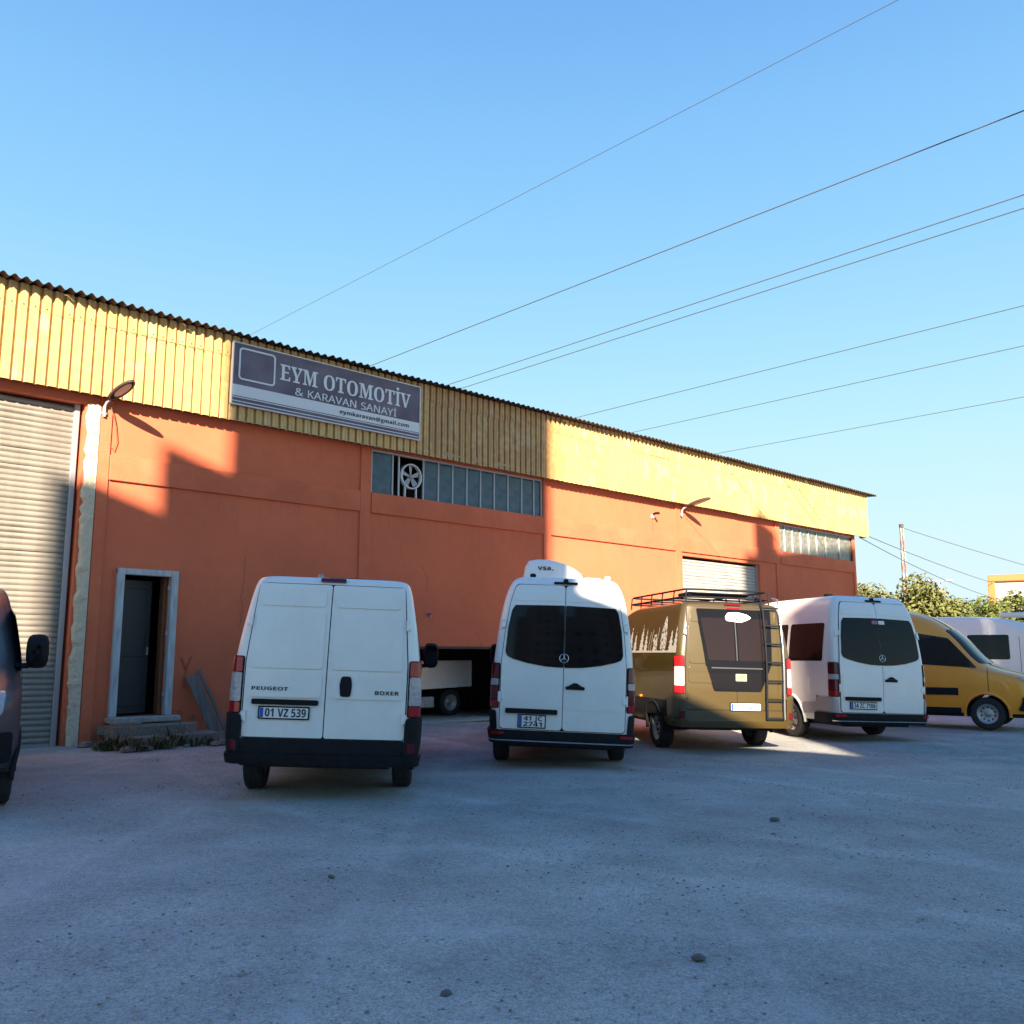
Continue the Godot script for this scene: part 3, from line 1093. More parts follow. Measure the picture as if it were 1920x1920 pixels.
func body(t: Node3D, paint: Material) -> void:
	var y0: float = V.low
	var y1: float = V.top
	var rows := []
	var y := y0
	while y < y1 - 0.12:
		rows.append(y)
		y += 0.055
	for k in [0.12, 0.09, 0.065, 0.045, 0.028, 0.014, 0.005, 0.0]: rows.append(y1 - k)
	var nside := 52
	var rings := []
	for yy in rows:
		var w := half_w(yy)
		var half := []
		var a: float = w - V.rc
		for i in 6: half.append(tail(a * i / 5.0, yy))
		for i in range(1, 7): half.append(tail(a + V.rc * PI / 2 * i / 6.0, yy))
		var zs: float = half[-1].z
		var wf := w * 0.95
		var ze := nose(wf, yy).z
		for i in range(1, nside + 1):
			var z := lerpf(zs, ze + 0.02, float(i) / nside)
			half.append(Vector3(w * taper(-z), yy, z))
		for i in range(1, 9): half.append(Vector3(wf - V.rcf * (1 - cos(PI / 2 * i / 8.0)), yy, nose(wf - V.rcf * (1 - cos(PI / 2 * i / 8.0)), yy).z))
		for i in range(1, 5): half.append(nose((wf - V.rcf) * (1 - i / 4.0), yy))
		rings.append(half)
	# wheel arches
	var ra: float = V.arch
	var first := 12
	var last := 12 + nside
	for ax in V.axles:
		for i in rings.size():
			for j in range(first, last):
				var p: Vector3 = rings[i][j]
				var d := Vector2(p.z + ax, p.y - V.ay)
				if d.length() < ra and d.length() > ra - 0.10 and d.length() > 0:
					d = d.normalized() * ra
					rings[i][j] = Vector3(half_w(V.ay + d.y) * taper(ax - d.x), V.ay + d.y, -ax + d.x)
	var st := mb()
	st.set_smooth_group(1)
	var n: int = rings[0].size()
	for i in rings.size() - 1:
		for j in n - 1:
			var a: Vector3 = rings[i][j]
			var b: Vector3 = rings[i + 1][j]
			var c: Vector3 = rings[i + 1][j + 1]
			var d: Vector3 = rings[i][j + 1]
			var mid := (a + b + c + d) / 4
			var gone := false
			if j >= first - 1 and j < last:
				for ax in V.axles:
					if Vector2(mid.z + ax, mid.y - V.ay).length() < ra - 0.004: gone = true
			if gone: continue
			var g := Vector3(-1, 1, 1)
			quad(st, a, b, c, d)
			quad(st, d * g, c * g, b * g, a * g)
	# roof skin
	var topr: Array = rings[-1]
	var cen := Vector3(0, y1, (topr[0].z + topr[-1].z) / 2)
	var prev := topr
	for k in [0.9, 0.75, 0.5, 0.25, 0.0]:
		var cur := []
		for p in topr: cur.append(Vector3(p.x * k, y1 + 0.035 * (1 - k * k), lerpf(cen.z, p.z, 0.3 + 0.7 * k)))
		for j in n - 1:
			var g := Vector3(-1, 1, 1)
			quad(st, prev[j], cur[j], cur[j + 1], prev[j + 1])
			quad(st, prev[j + 1] * g, cur[j + 1] * g, cur[j] * g, prev[j] * g)
		prev = cur
	part(st, "body", paint, t)
	# underside, inner arches
	st = mb()
	box(st, Vector3(0, y0 + 0.03, -V.len / 2), Vector3(1.44, 0.24, V.len - 0.5))
	part(st, "underbody", M.seal, t)
	for ax in V.axles:
		for sg in [-1, 1]:
			st = mb()
			st.set_smooth_group(1)
			for i in 16:
				var t0 := deg_to_rad(4 + 172.0 * i / 16)
				var t1 := deg_to_rad(4 + 172.0 * (i + 1) / 16)
				var p0 := Vector3(0, V.ay + sin(t0) * (ra + 0.03), -ax + cos(t0) * (ra + 0.03))
				var p1 := Vector3(0, V.ay + sin(t1) * (ra + 0.03), -ax + cos(t1) * (ra + 0.03))
				var xo := half_w(V.ay + 0.2) - 0.01
				quad(st, p0 + Vector3(sg * xo, 0, 0), p1 + Vector3(sg * xo, 0, 0), p1 + Vector3(sg * 0.55, 0, 0), p0 + Vector3(sg * 0.55, 0, 0))
			part(st, "arch_liner", M.seal, t)
			st = mb()
			var pts := []
			for i in 25:
				var t0 := deg_to_rad(-8 + 196.0 * i / 24)
				var yy: float = V.ay + sin(t0) * (ra + 0.012)
				var zz: float = -ax + cos(t0) * (ra + 0.012)
				pts.append(Vector3(sg * half_w(yy) * taper(-zz), yy, zz))
			tube(st, pts, 0.030, 0.030, 8)
			part(st, "arch_trim", V.trim, t)
	# rear axle and silencer, seen under the bumper
	st = mb()
	tube(st, [Vector3(-0.8, V.ay, -V.axles[0]), Vector3(0.8, V.ay, -V.axles[0])], 0.06)
	part(st, "rear_axle", M.seal, t)
	st = mb()
	tube(st, [Vector3(-0.35, 0.22, -0.75), Vector3(0.35, 0.22, -0.75)], 0.10, 0.10, 12)
	part(st, "silencer", M.seal, t)
	wheels(t)


func wheels(t: Node3D) -> void:
	var r: float = V.wheel
	if not M.has("tyre_mesh"):
		var st := mb()
		lathe(st, [Vector2(0.62, -0.105), Vector2(0.80, -0.118), Vector2(0.93, -0.108), Vector2(0.985, -0.09), Vector2(1.0, -0.055), Vector2(1.0, 0.055), Vector2(0.985, 0.09), Vector2(0.93, 0.108), Vector2(0.80, 0.118), Vector2(0.62, 0.105)].map(func(p): return Vector2(p.x * r, p.y)), Transform3D(), 32)
		# tread blocks
		for k in 40:
			for q in [-0.06, 0.0, 0.06]:
				var b := Basis(Vector3.UP, TAU * (k + (0.5 if q == 0.0 else 0.0)) / 40)
				box(st, Vector3(r + 0.001, q, 0), Vector3(0.008, 0.045, 0.034), 0.002, Transform3D(b, Vector3.ZERO))
		st.generate_normals()
		M.tyre_mesh = st.commit()
		st = mb()
		lathe(st, [Vector2(0.02, 0.055), Vector2(0.09, 0.055), Vector2(0.11, 0.03), Vector2(0.40, 0.018), Vector2(0.50, 0.05), Vector2(0.60, 0.075), Vector2(0.635, 0.10), Vector2(0.62, 0.07), Vector2(0.60, 0.0), Vector2(0.60, -0.1)].map(func(p): return Vector2(p.x * r, p.y)), Transform3D(), 32)
		st.generate_normals()
		M.rim_mesh = st.commit()
		st = mb()
		for k in 10:
			var b := Basis(Vector3.UP, TAU * k / 10)
			lathe(st, [Vector2(0.001, 0.034), Vector2(0.024, 0.034), Vector2(0.027, 0.02)], Transform3D(Basis(), b * Vector3(r * 0.43, 0, 0)), 8)
		st.generate_normals()
		M.holes_mesh = st.commit()
	for ax in V.axles:
		for sg in [-1, 1]:
			var w := Node3D.new()
			w.name = "wheel"
			t.add_child(w, true)
			w.transform = Transform3D(Basis(Vector3(0, 0, 1), -sg * PI / 2), Vector3(sg * 0.86, r - 0.004, -ax))
			mesh_part(M.tyre_mesh, "tyre", M.tyre, w)
			mesh_part(M.rim_mesh, "rim", V.rim, w)
			mesh_part(M.holes_mesh, "rim_holes", M.seal, w)


func plate(t: Node3D, x: float, y: float, w: float, h: float, lines: Array, z_off: float) -> void:
	var xf := on_tail(x, y, z_off)
	var p := Node3D.new()
	p.name = "number_plate"
	t.add_child(p, true)
	if V.root == t: p.transform = Transform3D(Basis(Vector3(0, 0, 1), V.roll), Vector3(0, V.dy, 0)) * xf
	var st := mb()
	prism(st, rounded(w + 0.03, h + 0.03, 0.012), 0.008)
	part(st, "plate_holder", M.plastic, p)
	st = mb()
	prism(st, rounded(w, h, 0.008), 0.005, Transform3D(Basis(), Vector3(0, 0, 0.007)))
	part(st, "plate_face", M.plate_white, p)
	st = mb()
	prism(st, rounded(0.04, h - 0.006, 0.004), 0.003, Transform3D(Basis(), Vector3(-w / 2 + 0.023, 0, 0.0115)))
	part(st, "country_strip", M.plate_blue, p)
	for i in lines.size():
		var lh := h / lines.size()
		lettering(lines[i], lh * 0.78, M.ink, p, Transform3D(Basis(), Vector3(0.02, h / 2 - lh * (i + 0.5), 0.0135)), w * 0.84 if lines.size() == 1 else w * 0.72, 0.003)


func bumper(t: Node3D, y0: float, y1: float, out: float, m: Material, span := 1.32) -> void:
	var st := patch(tail, soften(rect(-span, span, y0, y1), 0.05), out, out + 0.02, 30, 0.03)
	part(st, "bumper", m, t)


func light(t: Node3D, segs: Array, xa: float, xb: float) -> void:
	for sg in [-1, 1]:
		var lo: float = segs[-1][1]
		var hi: float = segs[0][0]
		var h := panel(tail, rect(minf(sg * xa, sg * xb) - 0.012, maxf(sg * xa, sg * xb) + 0.012, lo - 0.012, hi + 0.012), 0.03, 0.012, "tail_light", M.plastic, t, 10)
		for s in segs:
			V.sub = true
			var o := panel(tail, rect(minf(sg * xa, sg * xb), maxf(sg * xa, sg * xb), s[1], s[0]), 0.018, 0.026, "lens", s[2], h, 10, 0.014)
			o.name = "lens"


func door_mirror(t: Node3D, d: float, y: float, sg: int) -> void:
	var st := mb()
	var c := Vector3(sg * (half_w(y) + 0.17), y, -d)
	var prof := [Vector3(0.85, 0.80, -0.07), Vector3(1.0, 1.0, -0.02), Vector3(0.98, 1.0, 0.05), Vector3(0.7, 0.8, 0.11), Vector3(0.25, 0.35, 0.14)]
	var prev := []
	st.set_smooth_group(1)
	for q in prof:
		var ring := []
		for i in 20:
			var a := TAU * i / 20
			ring.append(c + Vector3(signf(cos(a)) * pow(absf(cos(a)), 0.55) * 0.115 * q.x, signf(sin(a)) * pow(absf(sin(a)), 0.6) * 0.19 * q.y, -q.z))
		if prev:
			for i in 20: quad(st, prev[i], prev[(i + 1) % 20], ring[(i + 1) % 20], ring[i])
		else:
			for i in range(1, 19): tri(st, ring[0], ring[i], ring[i + 1])
		prev = ring
	for i in range(1, 19): tri(st, prev[0], prev[i + 1], prev[i])
	box(st, Vector3(sg * (half_w(y) + 0.03), y - 0.16, -d), Vector3(0.16, 0.06, 0.10), 0.02)
	part(st, "door_mirror", M.plastic, t)


func start_van(called: String, label: String, x: float, z: float, heading: float, roll: float, spec: Dictionary) -> Node3D:
	var t := thing(called, label, "van", Vector3(x, lift(x, z), z), Basis(Vector3.UP, deg_to_rad(-heading)), "parked vans")
	V = spec.duplicate()
	V.root = t
	V.ay = V.wheel - V.dy      # height of the axles in the body's own axes
	V.roll = deg_to_rad(-roll)
	return t


func boxer_spec() -> Dictionary:
	return {"dy": 0.16, "len": 5.5, "low": 0.25, "top": 2.255, "rc": 0.13, "bow": 0.03, "bow_f": 0.16, "rcf": 0.45, "wheel": 0.335, "arch": 0.41, "axles": [1.15, 4.55], "trim": M.plastic, "rim": M.alloy,
		"w": [[0.2, 0.97], [0.5, 1.015], [0.9, 1.02], [1.3, 1.01], [1.6, 0.975], [1.9, 0.925], [2.1, 0.885], [2.18, 0.86], [2.22, 0.835], [2.245, 0.80], [2.255, 0.75]],
		"r": [[0.2, 0.03], [0.35, 0.0], [1.1, 0.0], [1.35, 0.012], [1.9, 0.08], [2.15, 0.125], [2.22, 0.15], [2.255, 0.22]],
		"f": [[0.2, 0.12], [0.4, 0.02], [0.6, 0.0], [0.8, 0.03], [0.95, 0.14], [1.05, 0.36], [1.15, 0.68], [1.25, 0.86], [1.8, 1.45], [2.05, 1.8], [2.15, 2.1], [2.22, 2.5], [2.255, 2.9]]}


func sprinter_spec() -> Dictionary:
	return {"dy": 0.105, "len": 6.0, "low": 0.25, "top": 2.56, "rc": 0.16, "bow": 0.04, "bow_f": 0.18, "rcf": 0.42, "wheel": 0.345, "arch": 0.42, "axles": [1.2, 4.95], "trim": M.white_paint, "rim": M.alloy,
		"w": [[0.2, 0.94], [0.5, 0.985], [0.9, 0.996], [1.3, 0.985], [1.6, 0.962], [2.0, 0.915], [2.25, 0.865], [2.4, 0.815], [2.48, 0.775], [2.53, 0.73], [2.56, 0.67]],
		"r": [[0.2, 0.03], [0.35, 0.0], [1.0, 0.0], [1.3, 0.015], [1.7, 0.06], [2.1, 0.13], [2.35, 0.19], [2.48, 0.245], [2.56, 0.36]],
		"f": [[0.2, 0.12], [0.4, 0.02], [0.6, 0.0], [0.8, 0.03], [0.95, 0.12], [1.05, 0.30], [1.14, 0.62], [1.24, 0.92], [1.9, 1.55], [2.15, 1.85], [2.32, 2.15], [2.45, 2.55], [2.53, 2.95], [2.56, 3.3]]}


func boxer_tail(t: Node3D, paint: Material, words: Array, number: String) -> void:
	var clad: Material = V.clad if V.has("clad") else M.plastic
	# door aperture with its rubber, then the two leaves with a gap between them
	var edge := [v2(0.872, 0.50), v2(0.872, 1.30), v2(0.835, 1.75), v2(0.80, 2.15)]
	var seal := [v2(-0.885, 0.49), v2(0.885, 0.49), v2(0.885, 1.3), v2(0.848, 1.75), v2(0.812, 2.175), v2(-0.812, 2.175), v2(-0.848, 1.75), v2(-0.885, 1.3)]
	panel(tail, seal, 0.05, 0.002, "door_seal", M.seal, t, 24, 0.004)
	for sg in [-1, 1]:
		var p := [v2(0.006, 0.50)]
		p.append_array(edge)
		p.append(v2(0.006, 2.165))
		p[-2] = v2(0.80, 2.165)
		if sg < 0: p = mirror(p)
		var d := panel(tail, p, 0.03, 0.014, "rear_door", paint, t, 12)
		# pressed fields of the leaf
		for f in [[0.06, 0.77, 1.915, 2.12], [0.05, 0.82, 1.235, 1.865], [0.05, 0.84, 0.925, 1.195]]:
			var q: Array = rect(f[0], f[1], f[2], f[3])
			q[2].x -= 0.02
			if sg < 0: q = mirror(q)
			panel(tail, q, 0.05, 0.028, "door_field", paint, d, 10, 0.016)
		for y in [1.74, 0.72]:
			var xf := on_tail(sg * 0.865, y, 0.016)
			var st := mb()
			box(st, Vector3(0, 0, 0), Vector3(0.055, 0.105, 0.035), 0.012, xf)
			tube(st, [xf * Vector3(-sg * 0.02, -0.06, 0.012), xf * Vector3(-sg * 0.02, 0.06, 0.012)], 0.014)
			part(st, "hinge", paint, t)
	# roof edge, third brake light
	panel(tail, rect(-0.14, 0.14, 2.195, 2.225), 0.012, 0.03, "brake_light", M.dark_red, t, 6)
	# lower cladding and bumper
	panel(tail, rect(-0.87, 0.87, 0.33, 0.492), 0.02, 0.03, "lower_cladding", clad, t, 20)
	bumper(t, 0.235, 0.335, 0.075, clad, 1.28)
	for sg in [-1, 1]:
		var q := rect(0.875, 1.33, 0.24, 0.745)
		if sg < 0: q = mirror(q)
		panel(tail, q, 0.07, 0.045, "corner_bumper", clad, t, 14)
		q = rect(0.90, 0.965, 0.36, 0.47)
		if sg < 0: q = mirror(q)
		panel(tail, q, 0.01, 0.053, "reflector", M.dark_red, t, 4)
	light(t, [[1.345, 1.185, M.red_lens], [1.18, 0.87, M.clear_lens], [0.865, 0.755, M.red_lens]], 0.905, 1.06)
	if number:
		panel(tail, rect(-0.78, -0.07, 0.845, 0.905), 0.02, 0.05, "plate_lamp_bar", M.plastic, t, 8, 0.045)
		plate(t, -0.43, 0.76, 0.52, 0.11, [number], 0.024)
	if words:
		lettering(words[0], 0.038, M.ink, t, on_tail(-0.60, 1.015, 0.031), 0.39)
		lettering(words[1], 0.042, M.ink, t, on_tail(0.66, 1.0, 0.031), 0.26)


func sprinter_tail(t: Node3D, paint: Material, lines: Array, glass: Material, wide_plate: bool) -> void:
	var edge := [v2(0.865, 0.42), v2(0.87, 1.3), v2(0.835, 1.75), v2(0.77, 2.2), v2(0.70, 2.43)]
	var seal := [v2(-0.878, 0.41), v2(0.878, 0.41), v2(0.883, 1.3), v2(0.848, 1.75), v2(0.783, 2.2), v2(0.712, 2.445), v2(-0.712, 2.445), v2(-0.783, 2.2), v2(-0.848, 1.75), v2(-0.883, 1.3)]
	panel(tail, seal, 0.06, 0.002, "door_seal", M.seal, t, 24, 0.004)
	for sg in [-1, 1]:
		var p := [v2(0.005, 0.42)]
		p.append_array(edge)
		p.append(v2(0.005, 2.435))
		if sg < 0: p = mirror(p)
		var d := panel(tail, p, 0.06, 0.014, "rear_door", paint, t, 14)
		var f := [v2(0.03, 0.70), v2(0.83, 0.70), v2(0.84, 1.08), v2(0.03, 1.19)]
		if sg < 0: f = mirror(f)
		panel(tail, f, 0.05, 0.020, "door_field", paint, d, 10, 0.012)
		f = [v2(0.03, 2.20), v2(0.735, 2.20), v2(0.70, 2.33), v2(0.03, 2.35)]
		if sg < 0: f = mirror(f)
		panel(tail, f, 0.04, 0.020, "door_field", paint, d, 10, 0.012)
		# rear window, bowed lower edge
		var g := [v2(0.007, 1.275), v2(0.25, 1.285), v2(0.5, 1.32), v2(0.72, 1.375), v2(0.80, 1.41), v2(0.825, 1.47), v2(0.80, 1.8), v2(0.755, 2.06), v2(0.71, 2.13), v2(0.007, 2.145)]
		if sg < 0: g = mirror(g)
		panel(tail, g, 0.02, 0.026, "rear_window", glass, d, 14, 0.016)
		for y in [1.85, 0.85]:
			var xf := on_tail(sg * 0.885, y, 0.012)
			var st := mb()
			tube(st, [xf * Vector3(0, -0.07, 0.006), xf * Vector3(0, 0.07, 0.006)], 0.017)
			box(st, Vector3(-sg * 0.03, 0, 0.004), Vector3(0.07, 0.09, 0.02), 0.006, xf)
			part(st, "hinge", paint, t)
	# handle, plate bar, emblem
	var xf := on_tail(0.165, 1.01, 0.03)
	var hst := mb()
	box(hst, Vector3(0, -0.005, 0.0), Vector3(0.27, 0.045, 0.04), 0.015, xf)
	prism(hst, PackedVector2Array([v2(-0.10, 0.02), v2(0.10, 0.02), v2(0.02, 0.065), v2(-0.02, 0.065)]), 0.015, xf)
	part(hst, "door_handle", M.plastic, t)
	panel(tail, rect(-0.79, -0.07, 0.63, 0.70), 0.02, 0.05, "plate_lamp_bar", M.plastic, t, 8, 0.045)
	if wide_plate: plate(t, -0.43, 0.545, 0.52, 0.11, lines, 0.018)
	else: plate(t, -0.42, 0.53, 0.36, 0.155, lines, 0.018)
	xf = on_tail(0.0, 1.405, 0.034)
	var est := mb()
	var ringp := []
	for i in 25: ringp.append(xf * Vector3(cos(TAU * i / 24) * 0.062, sin(TAU * i / 24) * 0.062, 0))
	tube(est, ringp, 0.006, 0.006, 6, false)
	for i in 3:
		var a := PI / 2 + TAU * i / 3
		tube(est, [xf * Vector3.ZERO, xf * Vector3(cos(a) * 0.06, sin(a) * 0.06, 0)], 0.010, 0.003, 6)
	part(est, "emblem", M.chrome, t)
	# third brake light and reversing camera at the roof edge
	panel(tail, rect(-0.17, 0.17, 2.452, 2.478), 0.01, 0.03, "brake_light", M.plastic, t, 6)
	var c := mb()
	box(c, Vector3(0, 2.51, -0.27), Vector3(0.07, 0.06, 0.08), 0.015)
	part(c, "reversing_camera", M.plastic, t)
	# bumper
	bumper(t, 0.235, 0.405, 0.07, M.plastic, 1.5)
	panel(tail, rect(-0.98, 0.98, 0.275, 0.292), 0.006, 0.078, "chrome_strip", M.chrome, t, 24)
	for sg in [-1, 1]:
		var q := [v2(0.90, 0.40), v2(1.5, 0.40), v2(1.5, 0.66), v2(0.92, 0.66)]
		if sg < 0: q = mirror(q)
		panel(tail, q, 0.04, 0.03, "corner_bumper", V.corner if V.has("corner") else M.plastic, t, 16)
		q = rect(0.80, 0.94, 0.345, 0.385)
		if sg < 0: q = mirror(q)
		panel(tail, q, 0.01, 0.078, "reflector", M.red_lens, t, 4)
	light(t, [[1.30, 1.10, M.dark_red], [1.095, 1.00, M.clear_lens], [0.995, 0.80, M.dark_red], [0.795, 0.70, M.red_lens]], 0.90, 1.09)


func side_glass(t: Node3D, u0: float, u1: float, y0: float, y1: float, left: bool, m: Material, called := "side_window") -> void:
	if left: panel(side_left, rect(-u1, -u0, y0, y1), 0.06, 0.006, called, m, t, 10, 0.01)
	else: panel(side_right, rect(u0, u1, y0, y1), 0.06, 0.006, called, m, t, 10, 0.01)


func front_face(t: Node3D, paint: Material) -> void:
	panel(nose, [v2(-0.74, 1.29), v2(0.74, 1.29), v2(0.64, 2.02), v2(-0.64, 2.02)], 0.06, 0.010, "windscreen", M.glass_dark, t, 16, 0.012)
	panel(nose, [v2(-0.42, 0.72), v2(0.42, 0.72), v2(0.46, 0.98), v2(-0.46, 0.98)], 0.03, 0.012, "grille", M.plastic, t, 10)
	panel(nose, rect(-0.90, 0.90, 0.32, 0.62), 0.05, 0.03, "front_bumper", M.plastic, t, 20)
	for sg in [-1, 1]:
		var q := [v2(0.52, 0.76), v2(0.80, 0.78), v2(0.84, 1.02), v2(0.55, 0.95)]
		if sg < 0: q = mirror(q)
		panel(nose, q, 0.05, 0.012, "headlight", M.clear_lens, t, 8)
	for sg in [-1, 1]:
		# cab door window, triangular front
		var L: float = V.len
		var q := [v2(L - 2.45, 1.28), v2(L - 1.18, 1.20), v2(L - 1.72, 1.84), v2(L - 2.4, 1.96)]
		if sg > 0: panel(side_right, q, 0.05, 0.006, "cab_window", M.glass_dark, t, 12, 0.01)
		else: panel(side_left, mirror(q), 0.05, 0.006, "cab_window", M.glass_dark, t, 12, 0.01)
		if not V.has("bare"): door_mirror(t, L - 1.35, 1.42, sg)
		# door shut lines: thin rubber strips
		for u in [L - 2.55, L - 1.0]:
			q = rect(u, u + 0.012, 0.45, 1.2 if u > L - 1.2 else 2.0)
			if sg > 0: panel(side_right, q, 0.0, 0.002, "door_gap", M.seal, t, 1, 0.004)
			else: panel(side_left, mirror(q), 0.0, 0.002, "door_gap", M.seal, t, 1, 0.004)


func vans() -> void:
	# white panel van, nearest
	var t := start_van("panel_van", "white windowless panel van with black corner bumpers, nearest and leftmost of the parked row", -2.07, -10.2, -5.6, 2.0, boxer_spec())
	body(t, M.white_paint)
	boxer_tail(t, M.white_paint, ["PEUGEOT", "BOXER"], "01 VZ 539")
	var xf := on_tail(0.215, 1.06, 0.028)
	var st := mb()
	prism(st, soften([v2(-0.055, -0.11), v2(0.055, -0.11), v2(0.068, 0.02), v2(0.05, 0.11), v2(-0.05, 0.11), v2(-0.068, 0.02)], 0.03), 0.012, xf)
	part(st, "door_handle", M.plastic, t)
	front_face(t, M.white_paint)
	# roof vent and aerial
	st = mb()
	box(st, Vector3(0.05, 2.315, -1.6), Vector3(0.50, 0.07, 0.5), 0.03)
	part(st, "roof_vent", M.plastic, t)
	boxm(Vector3(-0.22, 2.31, -0.8), Vector3(0.06, 0.06, 0.12), "roof_aerial", M.rail, t, 0.015)

	# white minibus with the roof air conditioner
	t = start_van("minibus", "white minibus with wide black rear window and a white air conditioner on its roof", 0.67, -13.0, 1.4, 2.4, sprinter_spec())
	body(t, M.white_paint)
	sprinter_tail(t, M.white_paint, ["41 JC", "2741"], M.glass_dark, false)
	front_face(t, M.white_paint)
	for k in 3: side_glass(t, 0.5 + k * 1.05, 1.45 + k * 1.05, 1.36, 2.05, true, M.glass_dark)
	for k in 3: side_glass(t, 0.5 + k * 1.05, 1.45 + k * 1.05, 1.36, 2.05, false, M.glass_dark)
	air_conditioner(t)
	st = mb()
	box(st, Vector3(0.42, 2.59, -1.1), Vector3(0.26, 0.07, 0.4), 0.02)
	part(st, "roof_hatch", M.white_paint, t)
	for x in [-0.48, 0.62]:
		st = mb()
		box(st, Vector3(x, 2.60, -0.6), Vector3(0.09, 0.06, 0.10), 0.02)
		part(st, "rail_foot", M.plastic if x < 0 else M.white_paint, t)

	camper()

	# second white minibus, side and tail in view
	var sp := sprinter_spec()
	sp.axles = [1.5, 5.15]
	sp.len = 6.3
	sp.corner = M.silver_paint
	t = start_van("minibus", "white minibus standing to the right of the olive camper, its tail in shade", 6.79, -17.15, -15.0, 2.0, sp)
	body(t, M.white_paint)
	sprinter_tail(t, M.white_paint, ["34 ZC 7106"], M.glass_dark, true)
	front_face(t, M.white_paint)
	side_glass(t, 0.42, 1.55, 1.33, 2.04, true, M.glass_brown)
	side_glass(t, 1.65, 2.85, 1.33, 2.04, true, M.glass_brown)
	side_glass(t, 2.95, 3.7, 1.33, 2.04, true, M.glass_brown)
	panel(side_left, rect(-1.05, -0.25, 0.36, 0.56), 0.04, 0.02, "side_skirt", M.silver_paint, t, 8)
	panel(side_left, rect(-0.98, -0.84, 0.72, 1.02), 0.02, 0.008, "filler_flap", M.white_paint, t, 4)
	panel(side_left, rect(-0.62, -0.56, 0.66, 0.70), 0.01, 0.012, "side_marker", M.amber, t, 2)
	for x in [-0.5, 0.1, 0.55]:
		st = mb()
		box(st, Vector3(x, 2.605, -0.75 - absf(x) * 0.3), Vector3(0.16, 0.05, 0.10), 0.015)
		part(st, "rail_foot", M.plastic if x != 0.1 else M.rail, t)
	panel(tail, rect(-0.13, -0.01, 2.03, 2.10), 0.015, 0.03, "window_sticker", mat(lin(0.45, 0.12, 0.18), 0.6), t, 3, 0.004)
	panel(tail, rect(0.01, 0.14, 2.03, 2.10), 0.015, 0.03, "window_sticker", M.white_print, t, 3, 0.004)

	# orange van facing right
	sp = sprinter_spec()
	sp.trim = M.orange_paint
	sp.bare = true
	t = start_van("panel_van", "orange yellow van with black side strip, facing right at the end of the row", 6.5, -23.4, 124.0, 0.5, sp)
	body(t, M.orange_paint)
	sprinter_tail(t, M.orange_paint, ["06 DR 418"], M.glass_dark, true)
	front_face(t, M.orange_paint)
	panel(side_right, rect(0.3, 4.45, 0.24, 0.36), 0.02, 0.012, "sill_strip", M.plastic, t, 14)
	panel(side_right, rect(0.3, 4.42, 0.62, 0.78), 0.02, 0.012, "side_strip", M.plastic, t, 14)

	# white van beyond it
	sp = sprinter_spec()
	t = start_van("panel_van", "white van mostly hidden behind the orange van", 11.6, -28.4, 118.0, 0.5, sp)
	body(t, M.white_paint)
	sprinter_tail(t, M.white_paint, ["34 LT 902"], M.glass_dark, true)
	front_face(t, M.white_paint)
	for k in 2: side_glass(t, 1.0 + k * 1.15, 2.05 + k * 1.15, 1.36, 2.05, false, M.glass_dark)
	st = mb()
	box(st, Vector3(0, 2.62, -3.4), Vector3(0.7, 0.14, 0.8), 0.05)
	part(st, "roof_unit", M.white_paint, t)

	# grey van at the left edge, facing the camera
	sp = boxer_spec()
	sp.len = 4.9
	sp.axles = [0.9, 3.95]
	t = start_van("panel_van", "dark grey van facing the camera at the left edge, before the roller door", -8.22, -12.9, 148.4, 0.0, sp)
	body(t, M.dark_paint)
	boxer_tail(t, M.dark_paint, [], "")
	front_face(t, M.dark_paint)
	V = {}


func air_conditioner(t: Node3D) -> void:
	# moulded hood, higher on the left, lettering on its back
	var st := mb()
	st.set_smooth_group(1)
	var prev := []
	for q in [[-2.2, 0.90], [-2.23, 0.97], [-2.3, 1.0], [-3.2, 1.0], [-3.5, 0.8]]:
		var ring := []
		for p in [v2(-0.66, 2.56), v2(-0.655, 2.66), v2(-0.63, 2.78), v2(-0.57, 2.845), v2(-0.42, 2.865), v2(-0.2, 2.865), v2(0.02, 2.83), v2(0.2, 2.775), v2(0.31, 2.72), v2(0.36, 2.66), v2(0.36, 2.56)]:
			ring.append(Vector3(-0.16 + (p.x + 0.16) * q[1], 2.56 + (p.y - 2.56) * q[1] * 1.5, q[0]))
		if prev:
			for i in ring.size() - 1: quad(st, prev[i], ring[i], ring[i + 1], prev[i + 1])
		else:
			for i in range(1, ring.size() - 1): tri(st, ring[0], ring[i], ring[i + 1])
		prev = ring
	var ac := part(st, "air_conditioner", M.white_paint, t)
	lettering("vsa.", 0.075, M.ink, ac, Transform3D(Basis(), Vector3(-0.28, 2.87, -2.195)), 0.26, 0.006)


